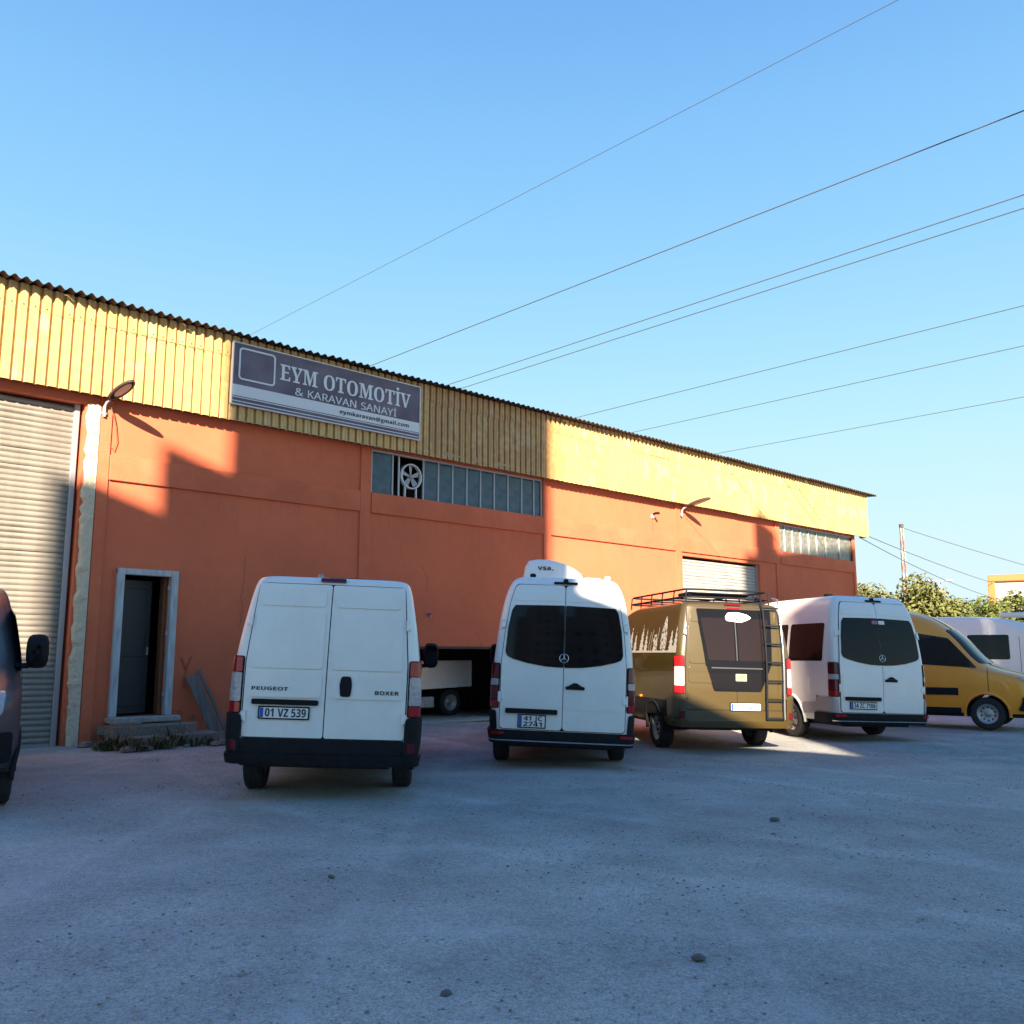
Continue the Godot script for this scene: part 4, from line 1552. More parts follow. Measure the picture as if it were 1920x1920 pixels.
func camper() -> void:
	var sp := boxer_spec()
	sp.clad = M.olive_paint
	sp.dy = 0.18
	var t := start_van("camper_van", "olive gold camper van with roof rack, rear ladder and dark tailgate panel", 3.66, -15.3, -11.5, 1.6, sp)
	body(t, M.olive_paint)
	boxer_tail(t, M.olive_paint, [], "")
	front_face(t, M.olive_paint)
	# dark panel over both doors, with two windows
	panel(tail, [v2(-0.40, 0.80), v2(0.42, 0.80), v2(0.62, 1.25), v2(0.66, 2.13), v2(-0.66, 2.13), v2(-0.62, 1.75), v2(-0.55, 1.25)], 0.03, 0.036, "tail_panel", M.glass_dark, t, 18, 0.006)
	for sg in [-1, 1]:
		var q := [v2(0.035, 1.29), v2(0.50, 1.29), v2(0.60, 1.98), v2(0.035, 1.98)]
		if sg < 0: q = mirror(q)
		panel(tail, q, 0.04, 0.041, "rear_window", M.glass_brown, t, 10, 0.006)
	panel(tail, rect(-0.008, 0.008, 1.29, 1.94), 0.005, 0.043, "window_gap", M.dark_paint, t, 1, 0.004)
	panel(tail, rect(-0.45, 0.45, 1.16, 1.18), 0.006, 0.044, "panel_lip", M.dark_paint, t, 8, 0.006)
	panel(tail, [v2(-0.15, 1.94), v2(0.10, 1.915), v2(0.22, 1.955), v2(0.30, 2.0), v2(0.22, 2.05), v2(0.05, 2.085), v2(-0.12, 2.07), v2(-0.17, 2.0)], 0.02, 0.046, "window_sticker", M.white_print, t, 8, 0.004)
	var ph := mb()
	var xf := on_tail(0.03, 2.0, 0.048)
	tube(ph, [xf * Vector3(-0.02, 0.035, 0), xf * Vector3(-0.035, 0.0, 0), xf * Vector3(-0.005, -0.035, 0), xf * Vector3(0.02, -0.04, 0)], 0.011, 0.011, 6)
	part(ph, "sticker_print", M.ink, t)
	lettering("0532 441", 0.03, M.rail, t, on_tail(0.16, 2.0, 0.048), 0.17)
	var b := panel(tail, rect(-0.03, 0.16, 0.965, 1.08), 0.01, 0.042, "badge", M.tan_print, t, 3, 0.006)
	lettering("CAT", 0.05, M.ink, b, on_tail(0.065, 1.022, 0.044), 0.12)
	panel(tail, rect(-0.12, 0.12, 2.135, 2.165), 0.01, 0.03, "brake_light_lens", M.red_lens, t, 4)
	plate(t, 0.14, 0.55, 0.52, 0.11, ["06 CLV 72"], 0.032)
	# ladder on the right door
	var L := Node3D.new()
	L.name = "ladder"
	t.add_child(L, true)
	L.rotation.z = V.roll
	L.position.y = V.dy
	for q in [[0.49, M.plastic], [0.80, M.chrome]]:
		var pts := []
		for i in 12:
			var y := 0.36 + 1.86 * i / 11.0
			pts.append(tail(q[0], minf(y, 2.2)) + Vector3(0, 0, 0.11))
		pts.append(Vector3(q[0], 2.33, -0.10))
		pts.append(Vector3(q[0], 2.36, -0.28))
		var st := mb()
		tube(st, pts, 0.016)
		part(st, "ladder_rail", q[1], L)
	for i in 7:
		var y := 0.38 + i * 0.30
		var p0 := tail(0.49, y) + Vector3(0, 0, 0.11)
		var p1 := tail(0.80, y) + Vector3(0, 0, 0.11)
		p1.z = maxf(p1.z, p0.z - 0.03)
		var st := mb()
		tube(st, [p0, p1], 0.014)
		part(st, "rung", M.plastic, L)
	# roof rack: two hoops on feet and cross bars
	var R := Node3D.new()
	R.name = "roof_rack"
	t.add_child(R, true)
	R.rotation.z = V.roll
	R.position.y = V.dy
	for q in [[2.34, 0.76, M.plastic], [2.47, 0.74, M.plastic]]:
		var hoop := []
		for p in soften([v2(-q[1], -0.30), v2(q[1], -0.30), v2(q[1], -3.2), v2(-q[1], -3.2)], 0.22, 6): hoop.append(Vector3(p.x, q[0], p.y))
		hoop.append(hoop[0])
		var st := mb()
		tube(st, hoop, 0.017, 0.017, 8, false)
		part(st, "rack_hoop", q[2], R)
	for i in 6:
		var z := -0.32 - i * 0.56
		for sg in [-1, 1]:
			var st := mb()
			tube(st, [Vector3(sg * 0.75, 2.24, z), Vector3(sg * 0.75, 2.34, z), Vector3(sg * 0.735, 2.47, z)], 0.014)
			part(st, "rack_post", M.plastic, R)
		var st := mb()
		tube(st, [Vector3(-0.74, 2.34, z), Vector3(0.74, 2.34, z)], 0.015)
		part(st, "cross_bar", M.plastic, R)
	var awn := mb()
	box(awn, Vector3(-0.1, 2.405, -0.7), Vector3(1.1, 0.06, 0.5), 0.02)
	part(awn, "rack_box", M.plastic, R)
	# white outdoor scene printed on the left flank: peaks, firs and a figure
	var pr := patch(side_left, PackedVector2Array(mirror(rect(0.12, 2.70, 1.40, 2.10))), 0.005, 0.0, 24, 0.05)
	part(pr, "flank_print", print_material(), t)
	panel(side_left, mirror(rect(0.25, 3.3, 0.36, 0.62)), 0.04, 0.014, "side_cladding", M.plastic, t, 14)
	panel(side_left, mirror(rect(1.75, 1.83, 0.62, 0.66)), 0.01, 0.02, "side_marker", M.amber, t, 2)


# flat white print for the camper's flank: firs, a rock pile and bare trunks over a ground line
func print_material() -> StandardMaterial3D:
	var w := 640
	var h := 176
	var b := noise_bytes(512, 0.05, 81, 3)
	var img := Image.create(w, h, false, Image.FORMAT_RGBA8)
	for j in h:
		for i in w:
			var d := 2.70 - 2.58 * (i + 0.5) / w            # metres from the tail
			var y := 0.70 * (1.0 - (j + 0.5) / h)           # metres above the ground line
			var e: float = b[(i % 512) + 512 * (j % 512)] / 255.0 - 0.5
			var on := y < 0.035 + 0.02 * e
			for f in [[0.20, 0.44, 0.10], [0.40, 0.40, 0.11], [1.62, 0.42, 0.10], [1.85, 0.50, 0.12], [2.2, 0.38, 0.10], [2.45, 0.46, 0.12]]:
				var t: float = y / f[1]
				if t < 1.0 and absf(d - f[0]) < f[2] * (1.02 - t) * (0.62 + 0.5 * fposmod(-t * 5.0, 1.0)) + 0.05 * e: on = true
			if absf(d - 0.30) < 0.17 and y < 0.12 + 0.1 * e: on = true
			# rock pile with clefts
			var rr := Vector2((d - 0.76) / (0.19 - 0.12 * clampf(y / 0.6, 0, 1)), (y - 0.30) / 0.32).length()
			if rr < 1.0 and e > -0.10 + 0.05 * sin(y * 40.0): on = true
			rr = Vector2((d - 1.16) / 0.10, (y - 0.14) / 0.16).length()
			if rr < 1.0 + e and e > -0.14: on = true
			for f in [[1.05, 0.44], [1.33, 0.40], [1.43, 0.36]]:
				if absf(d - f[0] - 0.02 * sin(y * 12.0)) < 0.008 and y < f[1]: on = true
			img.set_pixel(i, j, Color(0.86, 0.85, 0.83, 1.0 if on else 0.0))
	var m := mat(Color.WHITE, 0.5)
	m.albedo_color = lin(0.62, 0.60, 0.56)
	m.transparency = BaseMaterial3D.TRANSPARENCY_ALPHA_SCISSOR
	m.alpha_scissor_threshold = 0.5
	m.albedo_texture = ImageTexture.create_from_image(img)
	m.uv1_scale = Vector3(1.0 / 2.58, -1.0 / 0.70, 1)
	m.uv1_offset = Vector3(2.70 / 2.58, 1.0 + 1.40 / 0.70, 0)
	return m


# ---------------------------------------------------------------- sign, lamps, fan, rubble, cables
func wl(x: float, y: float, z: float) -> Vector3: return O + U * x + Vector3(0, y, 0) + N * z


func details() -> void:
	var wb := Basis(U, Vector3.UP, N)
	# sign board
	var s := thing("sign_board", "dark sign board with EYM OTOMOTIV in pale letters on the yellow fascia", "sign", wl(2.06, 6.42, 0.30), wb)
	boxm(Vector3(2.335, 0.64, 0.03), Vector3(4.67, 1.28, 0.05), "board", M.sign_dark, s, 0.004)
	boxm(Vector3(2.335, 0.30, 0.058), Vector3(4.62, 0.225, 0.006), "light_band", M.sign_light, s)
	for q in [[2.335, 1.268, 4.67, 0.025], [2.335, 0.012, 4.67, 0.025]]: boxm(Vector3(q[0], q[1], 0.045), Vector3(q[2], q[3], 0.06), "frame_strip", M.sign_light, s, 0.004)
	for x in [0.012, 4.658]: boxm(Vector3(x, 0.64, 0.045), Vector3(0.025, 1.23, 0.06), "frame_strip", M.sign_light, s, 0.004)
	for y in [0.16, 0.08]: boxm(Vector3(2.335, y, 0.057), Vector3(4.60, 0.018, 0.005), "thin_stripe", M.sign_light, s)
	lettering("EYM", 0.33, M.sign_text, s, Transform3D(Basis(), Vector3(1.49, 0.865, 0.06)), 0.88, 0.008, "Droid Serif")
	lettering("OTOMOTİV", 0.33, M.sign_text, s, Transform3D(Basis(), Vector3(3.22, 0.865, 0.06)), 2.30, 0.008, "Droid Serif")
	lettering("& KARAVAN SANAYİ", 0.16, M.sign_text, s, Transform3D(Basis(), Vector3(2.70, 0.525, 0.06)), 2.58, 0.008, "Droid Sans", false)
	lettering("eymkaravan@gmail.com", 0.085, M.ink, s, Transform3D(Basis(), Vector3(3.42, 0.295, 0.064)), 1.85, 0.006)
	var st := mb()
	var outer := rounded(0.80, 0.66, 0.08)
	var inner := rounded(0.735, 0.595, 0.055)
	for i in outer.size():
		var j := (i + 1) % outer.size()
		st.set_smooth_group(-1)
		quad(st, Vector3(outer[i].x, outer[i].y, 0.012), Vector3(outer[j].x, outer[j].y, 0.012), Vector3(inner[j].x, inner[j].y, 0.012), Vector3(inner[i].x, inner[i].y, 0.012))
		quad(st, Vector3(outer[i].x, outer[i].y, 0), Vector3(outer[j].x, outer[j].y, 0), Vector3(outer[j].x, outer[j].y, 0.012), Vector3(outer[i].x, outer[i].y, 0.012))
		quad(st, Vector3(inner[i].x, inner[i].y, 0), Vector3(inner[j].x, inner[j].y, 0), Vector3(inner[j].x, inner[j].y, 0.012), Vector3(inner[i].x, inner[i].y, 0.012))
	var lg := part(st, "logo_outline", M.sign_text, s)
	lg.position = Vector3(0.54, 0.855, 0.055)
	# faded stencil letters left on the sheets under the fascia edge, unreadable
	var w := get_node("workshop_building")
	st = mb()
	var x := 6.98
	while x < 9.75:
		if x < 8.1 or x > 8.45:
			for k in 3:
				if rng.randf() < 0.6: box(st, Vector3(x + k * 0.035, 6.24 + rng.randf_range(-0.02, 0.02), 0.272), Vector3(0.022, rng.randf_range(0.06, 0.15), 0.003))
				if rng.randf() < 0.35: box(st, Vector3(x + 0.035, 6.19 + rng.randf() * 0.12, 0.2721), Vector3(0.08, 0.02, 0.003))
		x += 0.165
	var fl := part(st, "faded_lettering", M.faded_white, w)
	fl.set_meta("kind", "stuff")
	lamp(-0.2, 6.02, "street lamp head on a short arm above the crumbling corner column")
	lamp(17.15, 5.98, "street lamp head on a short arm above the white roller shutter")
	# extractor fan hung in the open part of the strip window
	var f := thing("extractor_fan", "round extractor fan standing in the open part of the window", "fan", wl(6.78, 5.08, -0.04), wb)
	st = mb()
	lathe(st, [Vector2(0.27, -0.06), Vector2(0.30, -0.05), Vector2(0.30, 0.05), Vector2(0.27, 0.06), Vector2(0.265, 0.0), Vector2(0.27, -0.06)], Transform3D(Basis(Vector3.RIGHT, PI / 2), Vector3(0, 0.56, 0)), 28)
	part(st, "fan_ring", M.sign_light, f)
	for k in 5:
		st = mb()
		var bb := Basis(Vector3.BACK, TAU * k / 5 + 0.4)
		prism(st, PackedVector2Array([v2(0.03, -0.03), v2(0.24, -0.085), v2(0.25, 0.05), v2(0.03, 0.03)]), 0.008, Transform3D(bb * Basis(Vector3.RIGHT, 0.45), Vector3(0, 0.56, 0)))
		part(st, "fan_blade", M.frame_grey, f)
	st = mb()
	lathe(st, [Vector2(0.001, 0.06), Vector2(0.05, 0.055), Vector2(0.065, 0.0), Vector2(0.065, -0.08)], Transform3D(Basis(Vector3.RIGHT, PI / 2), Vector3(0, 0.56, 0)), 16)
	part(st, "fan_hub", M.rail, f)
	for xx in [-0.16, 0.16]: boxm(Vector3(xx, 0.155, 0), Vector3(0.035, 0.31, 0.05), "fan_leg", M.sign_light, f, 0.005)
	boxm(Vector3(-0.34, 0.5, 0.0), Vector3(0.03, 0.98, 0.04), "stay", M.sign_light, f, 0.004)
	# small camera and tap on the wall
	var c := thing("wall_camera", "small white security camera with cable high on the sunlit wall", "camera", wl(15.74, 5.62, 0.0), wb)
	boxm(Vector3(0, 0.0, 0.03), Vector3(0.09, 0.12, 0.06), "mount", M.sign_light, c, 0.01)
	st = mb()
	tube(st, [Vector3(0, 0.05, 0.04), Vector3(-0.02, 0.08, 0.16), Vector3(-0.04, 0.06, 0.30)], 0.035, 0.04, 10)
	part(st, "housing", M.plastic, c)
	st = mb()
	tube(st, [Vector3(0, -0.05, 0.012), Vector3(0.02, -0.4, 0.012), Vector3(0.02, -0.9, 0.015)], 0.008)
	part(st, "cable", M.brown_wood, c)
	c = thing("wall_tap", "small blue tap on the orange wall right of the white panel van", "tap", wl(7.33, 2.44, 0.0), wb)
	st = mb()
	tube(st, [Vector3(0, 0, 0), Vector3(0, 0, 0.08), Vector3(0, -0.05, 0.10)], 0.018)
	part(st, "spout", M.rail, c)
	st = mb()
	lathe(st, [Vector2(0.001, 0.03), Vector2(0.05, 0.025), Vector2(0.05, 0.0), Vector2(0.001, -0.005)], Transform3D(Basis(), Vector3(0, 0.03, 0.06)), 12)
	part(st, "handle", M.plate_blue, c)
	# cable clipped along the column
	st = mb()
	tube(st, [wl(-0.10, 6.0, 0.10), wl(0.02, 5.7, 0.05), wl(0.06, 5.4, 0.05), wl(0.0, 5.22, 0.06), wl(-0.06, 5.3, 0.06)], 0.008)
	tag(part(st, "loose_cable", M.brown_wood), "thin cable drooping from the corner lamp onto the orange wall", "cable")
	pickup()
	rubble()
	gravel()


func lamp(x: float, y: float, label: String) -> void:
	var t := thing("wall_lamp", label, "lamp", wl(x, y, 0.0), Basis(U, Vector3.UP, N), "street lamps on the workshop wall")
	var st := mb()
	tube(st, [Vector3(0, -0.22, 0.07), Vector3(0, -0.03, 0.08), Vector3(0.01, 0.03, 0.14), Vector3(0.02, 0.06, 0.24)], 0.028, 0.024)
	part(st, "arm", M.frame_grey, t)
	boxm(Vector3(0, -0.16, 0.045), Vector3(0.10, 0.05, 0.07), "clamp", M.rail, t, 0.006)
	# long shallow head with a pale lens underneath
	var h := Node3D.new()
	h.name = "lamp_head"
	t.add_child(h, true)
	h.transform = Transform3D(Basis(Vector3.UP, 0.10) * Basis(Vector3.RIGHT, -0.22), Vector3(0.02, 0.06, 0.20))
	st = mb()
	st.set_smooth_group(1)
	var prev := []
	for i in 11:
		var k := i / 10.0
		var r := 0.045 + 0.075 * sin(PI * clampf(k * 0.92 + 0.05, 0, 1))
		if i == 10: r = 0.03
		var ring := []
		for j in 9:
			var a := PI * j / 8.0
			ring.append(Vector3(cos(a) * r, sin(a) * r * 0.7, 0.88 * k))
		if prev:
			for j in 8: quad(st, prev[j], ring[j], ring[j + 1], prev[j + 1])
		prev = ring
	part(st, "housing", M.dark_steel, h)
	st = mb()
	var rim := PackedVector2Array()
	for i in 24: rim.append(v2(cos(TAU * i / 24) * 0.075, 0.52 + sin(TAU * i / 24) * 0.28))
	prism(st, rim, 0.03, Transform3D(Basis(Vector3.RIGHT, PI / 2), Vector3(0, 0.0, 0)))
	part(st, "lens", M.slat_white, h)
	st = mb()
	var rp := []
	for i in 25: rp.append(Vector3(cos(TAU * i / 24) * 0.108, -0.01, 0.48 + sin(TAU * i / 24) * 0.39))
	tube(st, rp, 0.022, 0.022, 6, false)
	part(st, "lens_rim", M.dark_steel, h)


# pick-up standing inside the low opening, its flank parallel to the wall
func pickup() -> void:
	var t := thing("pickup_truck", "pick-up with white bed side and dark sills inside the low wall opening", "truck", wl(9.5, 0.022, -1.5), Basis(U, Vector3.UP, N))
	var st := mb()
	prism(st, soften([v2(-1.9, 0.66), v2(0.42, 0.72), v2(0.42, 1.36), v2(-1.9, 1.38)], 0.03), 0.06, Transform3D(Basis(), Vector3(0, 0, 0.0)))
	part(st, "bed_side", M.white_paint, t)
	boxm(Vector3(-0.74, 1.355, 0.02), Vector3(2.3, 0.05, 0.10), "bed_rail", M.white_paint, t, 0.012)
	boxm(Vector3(0.37, 1.02, 0.035), Vector3(0.07, 0.62, 0.08), "bed_post", M.white_paint, t, 0.01)
	boxm(Vector3(-0.74, 0.98, -0.9), Vector3(2.2, 0.5, 1.6), "bed", M.plastic, t, 0.02)
	st = mb()
	var p := PackedVector2Array([v2(-1.9, 0.28), v2(-0.72, 0.28)])
	for i in 13:
		var a := PI - PI * i / 12.0
		p.append(v2(-0.22 + cos(a) * 0.46, 0.34 + sin(a) * 0.42))
	p.append_array([v2(0.42, 0.34), v2(0.42, 0.70), v2(-1.9, 0.655)])
	prism(st, p, 0.05)
	part(st, "lower_flank", M.plastic, t)
	boxm(Vector3(-1.25, 0.36, 0.03), Vector3(0.9, 0.26, 0.05), "side_box", M.frame_grey, t, 0.02)
	for q in [[-0.22, -0.02], [-0.22, -1.6], [-3.3, -0.02], [-3.3, -1.6]]:
		var w := Node3D.new()
		w.name = "wheel"
		t.add_child(w, true)
		w.transform = Transform3D(Basis(Vector3.RIGHT, PI / 2), Vector3(q[0], 0.335, q[1] - 0.1))
		mesh_part(M.tyre_mesh, "tyre", M.tyre, w)
		mesh_part(M.rim_mesh, "rim", M.rail, w)
	# cab beyond the bed
	st = mb()
	prism(st, soften([v2(-4.9, 0.3), v2(-1.92, 0.3), v2(-1.92, 1.38), v2(-2.1, 1.72), v2(-3.3, 1.74), v2(-3.9, 1.2), v2(-4.9, 1.08)], 0.08), 1.66, Transform3D(Basis(), Vector3(0, 0, -1.66)))
	part(st, "cab", M.white_paint, t)


func rock(st: SurfaceTool, c: Vector3, s: Vector3, r: RandomNumberGenerator, turn: float) -> void:
	st.set_smooth_group(-1)
	var b := Basis(Vector3.UP, turn)
	var ring := []
	for j in 4:
		var row := []
		for i in 7:
			var a := TAU * i / 7
			var k: float = [0.75, 1.0, 0.85, 0.35][j] * r.randf_range(0.8, 1.15)
			row.append(c + b * Vector3(cos(a) * s.x * k, s.y * ([0.0, 0.45, 0.85, 1.0][j] - 0.1) * r.randf_range(0.9, 1.1), sin(a) * s.z * k))
		ring.append(row)
	for j in 3:
		for i in 7: quad(st, ring[j][i], ring[j + 1][i], ring[j + 1][(i + 1) % 7], ring[j][(i + 1) % 7])
	for i in range(1, 6): tri(st, ring[3][0], ring[3][i + 1], ring[3][i])


func rubble() -> void:
	var r := RandomNumberGenerator.new()
	r.seed = 9
	# broken step of stone slabs under the door, weeds and rubble round it
	var wb := Basis(U, Vector3.UP, N)
	for q in [[0.75, 0.20, 0.55, 1.70, 0.15, 0.80, 0.0, "upper broken concrete slab under the door sill"], [0.95, 0.0, 0.80, 1.9, 0.20, 1.1, 0.06, "lower broken concrete slab of the door step"], [0.35, 0.352, 0.60, 0.55, 0.05, 0.30, -0.4, "loose stone flake lying on the upper door step slab"]]:
		var t := thing("step_slab", q[7], "step", wl(q[0], q[1], q[2]), wb * Basis(Vector3.UP, q[6]), "broken slabs of the door step")
		var st := mb()
		var o := []
		for i in 22:
			var a := TAU * i / 22
			o.append(v2(signf(cos(a)) * pow(absf(cos(a)), 0.45) * q[3] / 2 * r.randf_range(0.78, 1.06), signf(sin(a)) * pow(absf(sin(a)), 0.45) * q[5] / 2 * r.randf_range(0.72, 1.08)))
		prism(st, PackedVector2Array(o), q[4], Transform3D(Basis(Vector3.RIGHT, -PI / 2), Vector3.ZERO))
		part(st, "slab", M.stone, t)
	for i in 40:
		var x := r.randf_range(-0.3, 2.4)
		var z := r.randf_range(1.05, 1.75) if x > -0.1 and x < 1.9 else r.randf_range(0.3, 1.2)
		var sz := r.randf_range(0.04, 0.15)
		var st := mb()
		rock(st, Vector3.ZERO, Vector3(sz, sz * 0.8, sz * 0.8), r, r.randf() * TAU)
		var o := part(st, "rubble_stone", M.stone)
		o.position = wl(x, lift(-6, -15) - 0.01, z)
		tag(o, "loose grey rubble stone among the weeds by the broken door step", "stone", "rubble by the door step")
	# weeds
	for i in 14:
		var x := r.randf_range(-0.35, 2.1)
		var big := r.randf_range(0.45, 1.1)
		var st := mb()
		st.set_smooth_group(-1)
		for k in int(80 * big):
			var a := r.randf() * TAU
			var l := r.randf_range(0.08, 0.40) * big
			var base := Vector3(cos(a), 0, sin(a)) * r.randf_range(0, 0.16)
			var tip := base + Vector3(cos(a) * l * 0.6, l * r.randf_range(0.5, 1.0), sin(a) * l * 0.6)
			var side := Vector3(-sin(a), 0, cos(a)) * r.randf_range(0.008, 0.02)
			var midp := base.lerp(tip, 0.55) + Vector3(0, 0.04, 0)
			var cc: Color = [Color(0.035, 0.06, 0.018), Color(0.05, 0.075, 0.022), Color(0.13, 0.10, 0.05), Color(0.16, 0.13, 0.075)][r.randi() % 4]
			st.set_color(cc)
			quad(st, base - side * 0.5, midp - side, midp + side, base + side * 0.5)
			tri(st, midp - side, tip, midp + side)
		var o := part(st, "weed_tuft", M.leaf)
		o.position = wl(x, lift(-6, -15) - 0.01, r.randf_range(0.95, 1.7))
		tag(o, "low tuft of green weeds in front of the broken door step", "plant", "weeds by the door step")
	# two boards leaning on the wall
	for q in [[1.68, 0.22, "wide weathered board leaning on the orange wall right of the door"], [1.88, 0.06, "narrow pale batten leaning on the wall beside the wide board"]]:
		var t := thing("leaning_board", q[2], "board", wl(q[0] + 0.35, 0.0, 0.62), wb)
		var st := mb()
		var lng := 1.30 if q[1] > 0.2 else 1.42
		var dir := Vector3(-0.33, 1.0, -0.42).normalized()
		var xx := Vector3(1, 0.33, 0).normalized()
		var zz := xx.cross(dir).normalized()
		box(st, Vector3(0, lng / 2, 0), Vector3(q[1], lng, 0.03), 0.004, Transform3D(Basis(zz.cross(dir) * -1.0, dir, zz), Vector3(0, 0.03, 0)))
		part(st, "plank", M.wood, t)


func gravel() -> void:
	var r := RandomNumberGenerator.new()
	r.seed = 21
	var st := mb()
	rock(st, Vector3.ZERO, Vector3(1, 0.7, 0.8), r, 0.0)
	st.generate_normals()
	var mm := MultiMesh.new()
	mm.transform_format = MultiMesh.TRANSFORM_3D
	mm.use_colors = true
	mm.mesh = st.commit()
	var n := 26000
	mm.instance_count = n
	for i in n:
		var z := -2.6 - 15.0 * pow(r.randf(), 1.6)
		var x := r.randf_range(-0.72, 0.72) * (-z + 1.5)
		if i % 3 == 0:              # drifts thrown up along the wheel arcs
			var q: float = [17.4, 19.2, 22.6, 24.3, 20.9][r.randi() % 5] + 0.16 * r.randfn()
			var an := r.randf_range(1.5, 2.9)
			x = 16.0 + cos(an) * q
			z = -26.0 + sin(an) * q
		var s := 0.004 + 0.010 * pow(r.randf(), 3.0)
		if r.randf() < 0.006: s *= 2.0
		var b := Basis(Vector3.UP, r.randf() * TAU).scaled(Vector3(s, s * r.randf_range(0.5, 0.9), s))
		mm.set_instance_transform(i, Transform3D(b, Vector3(x, lift(x, z) - 0.006, z)))
		var g := r.randf_range(0.14, 0.46)
		mm.set_instance_color(i, Color(g, g * 0.95, g * 0.9))
	var o := MultiMeshInstance3D.new()
	o.name = "gravel"
	o.multimesh = mm
	o.material_override = M.gravel
	add_child(o)
	tag(o, "loose small gravel scattered over the dusty yard", "gravel", "", "stuff")
	for q in [[2.53, -9.19, 0.055, "dark stone lying alone in the yard in front of the olive camper"], [0.98, -5.12, 0.045, "dark stone near the bottom right of the yard"], [-1.29, -6.87, 0.03, "small dark stone in front of the white panel van"], [-0.31, -4.6, 0.035, "dark stone at the bottom middle of the yard"], [-5.4, -8.5, 0.06, "flat dark stone in the yard left of the white panel van"]]:
		st = mb()
		rock(st, Vector3.ZERO, Vector3(q[2], q[2] * 0.7, q[2] * 0.75), r, r.randf() * TAU)
		var s := part(st, "stone", M.wood)
		s.position = Vector3(q[0], lift(q[0], q[1]) - 0.008, q[1])
		tag(s, q[3], "stone", "single stones in the yard")


# ---------------------------------------------------------------- trees, far buildings, masts, wires
func tree(label: String, at: Vector3, h: float, rad: float, leaves: int, tint: Color, sd: int) -> void:
	var r := RandomNumberGenerator.new()
	r.seed = sd
	var t := thing("broadleaf_tree", label, "tree", at, Basis(), "trees beyond the parked vans")
	var st := mb()
	tube(st, [Vector3(0, -0.1, 0), Vector3(0.05, h * 0.3, 0), Vector3(0, h * 0.55, 0.05)], 0.12, 0.06)
	var clumps := []
	for i in 22:
		var a := r.randf() * TAU
		var k := sqrt(r.randf())
		var y := h * r.randf_range(0.28, 0.9)
		var p := Vector3(cos(a) * rad * k * 0.8, y, sin(a) * rad * k * 0.8) * Vector3(1.0 - 0.35 * clampf((y / h - 0.6) / 0.4, 0, 1), 1, 1)
		clumps.append([p, rad * r.randf_range(0.22, 0.42)])
		if i % 3 == 0: tube(st, [Vector3(0, h * 0.3, 0), p * Vector3(0.5, 0.8, 0.5), p], 0.05, 0.015, 5)
	part(st, "trunk", M.bark, t)
	var pos := PackedVector3Array()
	var nor := PackedVector3Array()
	var col := PackedColorArray()
	for i in leaves:
		var c = clumps[r.randi() % clumps.size()]
		var d := Vector3(r.randfn(), r.randfn(), r.randfn()).normalized()
		var p: Vector3 = c[0] + d * c[1] * pow(r.randf(), 0.4) * Vector3(1.1, 0.85, 1.1)
		var nn := (d + Vector3(r.randfn(), r.randfn() + 0.5, r.randfn()) * 0.6).normalized()
		var a := nn.cross(Vector3(r.randfn(), r.randfn(), r.randfn())).normalized()
		var b := nn.cross(a)
		var s := r.randf_range(0.05, 0.11)
		var q := [p - a * s, p + b * s * 0.55, p + a * s * 1.2, p - b * s * 0.55]
		var cc := tint * r.randf_range(0.65, 1.3)
		if r.randf() < 0.1: cc = cc.lerp(Color(0.16, 0.13, 0.04), 0.6)
		for k in [0, 1, 2, 0, 2, 3]:
			pos.append(q[k])
			nor.append(nn)
			col.append(cc)
	var arr := []
	arr.resize(Mesh.ARRAY_MAX)
	arr[Mesh.ARRAY_VERTEX] = pos
	arr[Mesh.ARRAY_NORMAL] = nor
	arr[Mesh.ARRAY_COLOR] = col
	var am := ArrayMesh.new()
	am.add_surface_from_arrays(Mesh.PRIMITIVE_TRIANGLES, arr)
	mesh_part(am, "crown", M.leaf, t)


func wire(a: Vector3, b: Vector3, sag: float, rad: float, label: String, group: String) -> void:
	var st := mb()
	var pts := []
	for i in 25:
		var k := i / 24.0
		pts.append(a.lerp(b, k) - Vector3(0, sag * 4 * k * (1 - k), 0))
	tube(st, pts, rad, rad, 5)
	tag(part(st, "overhead_wire", M.wire), label, "wire", group)


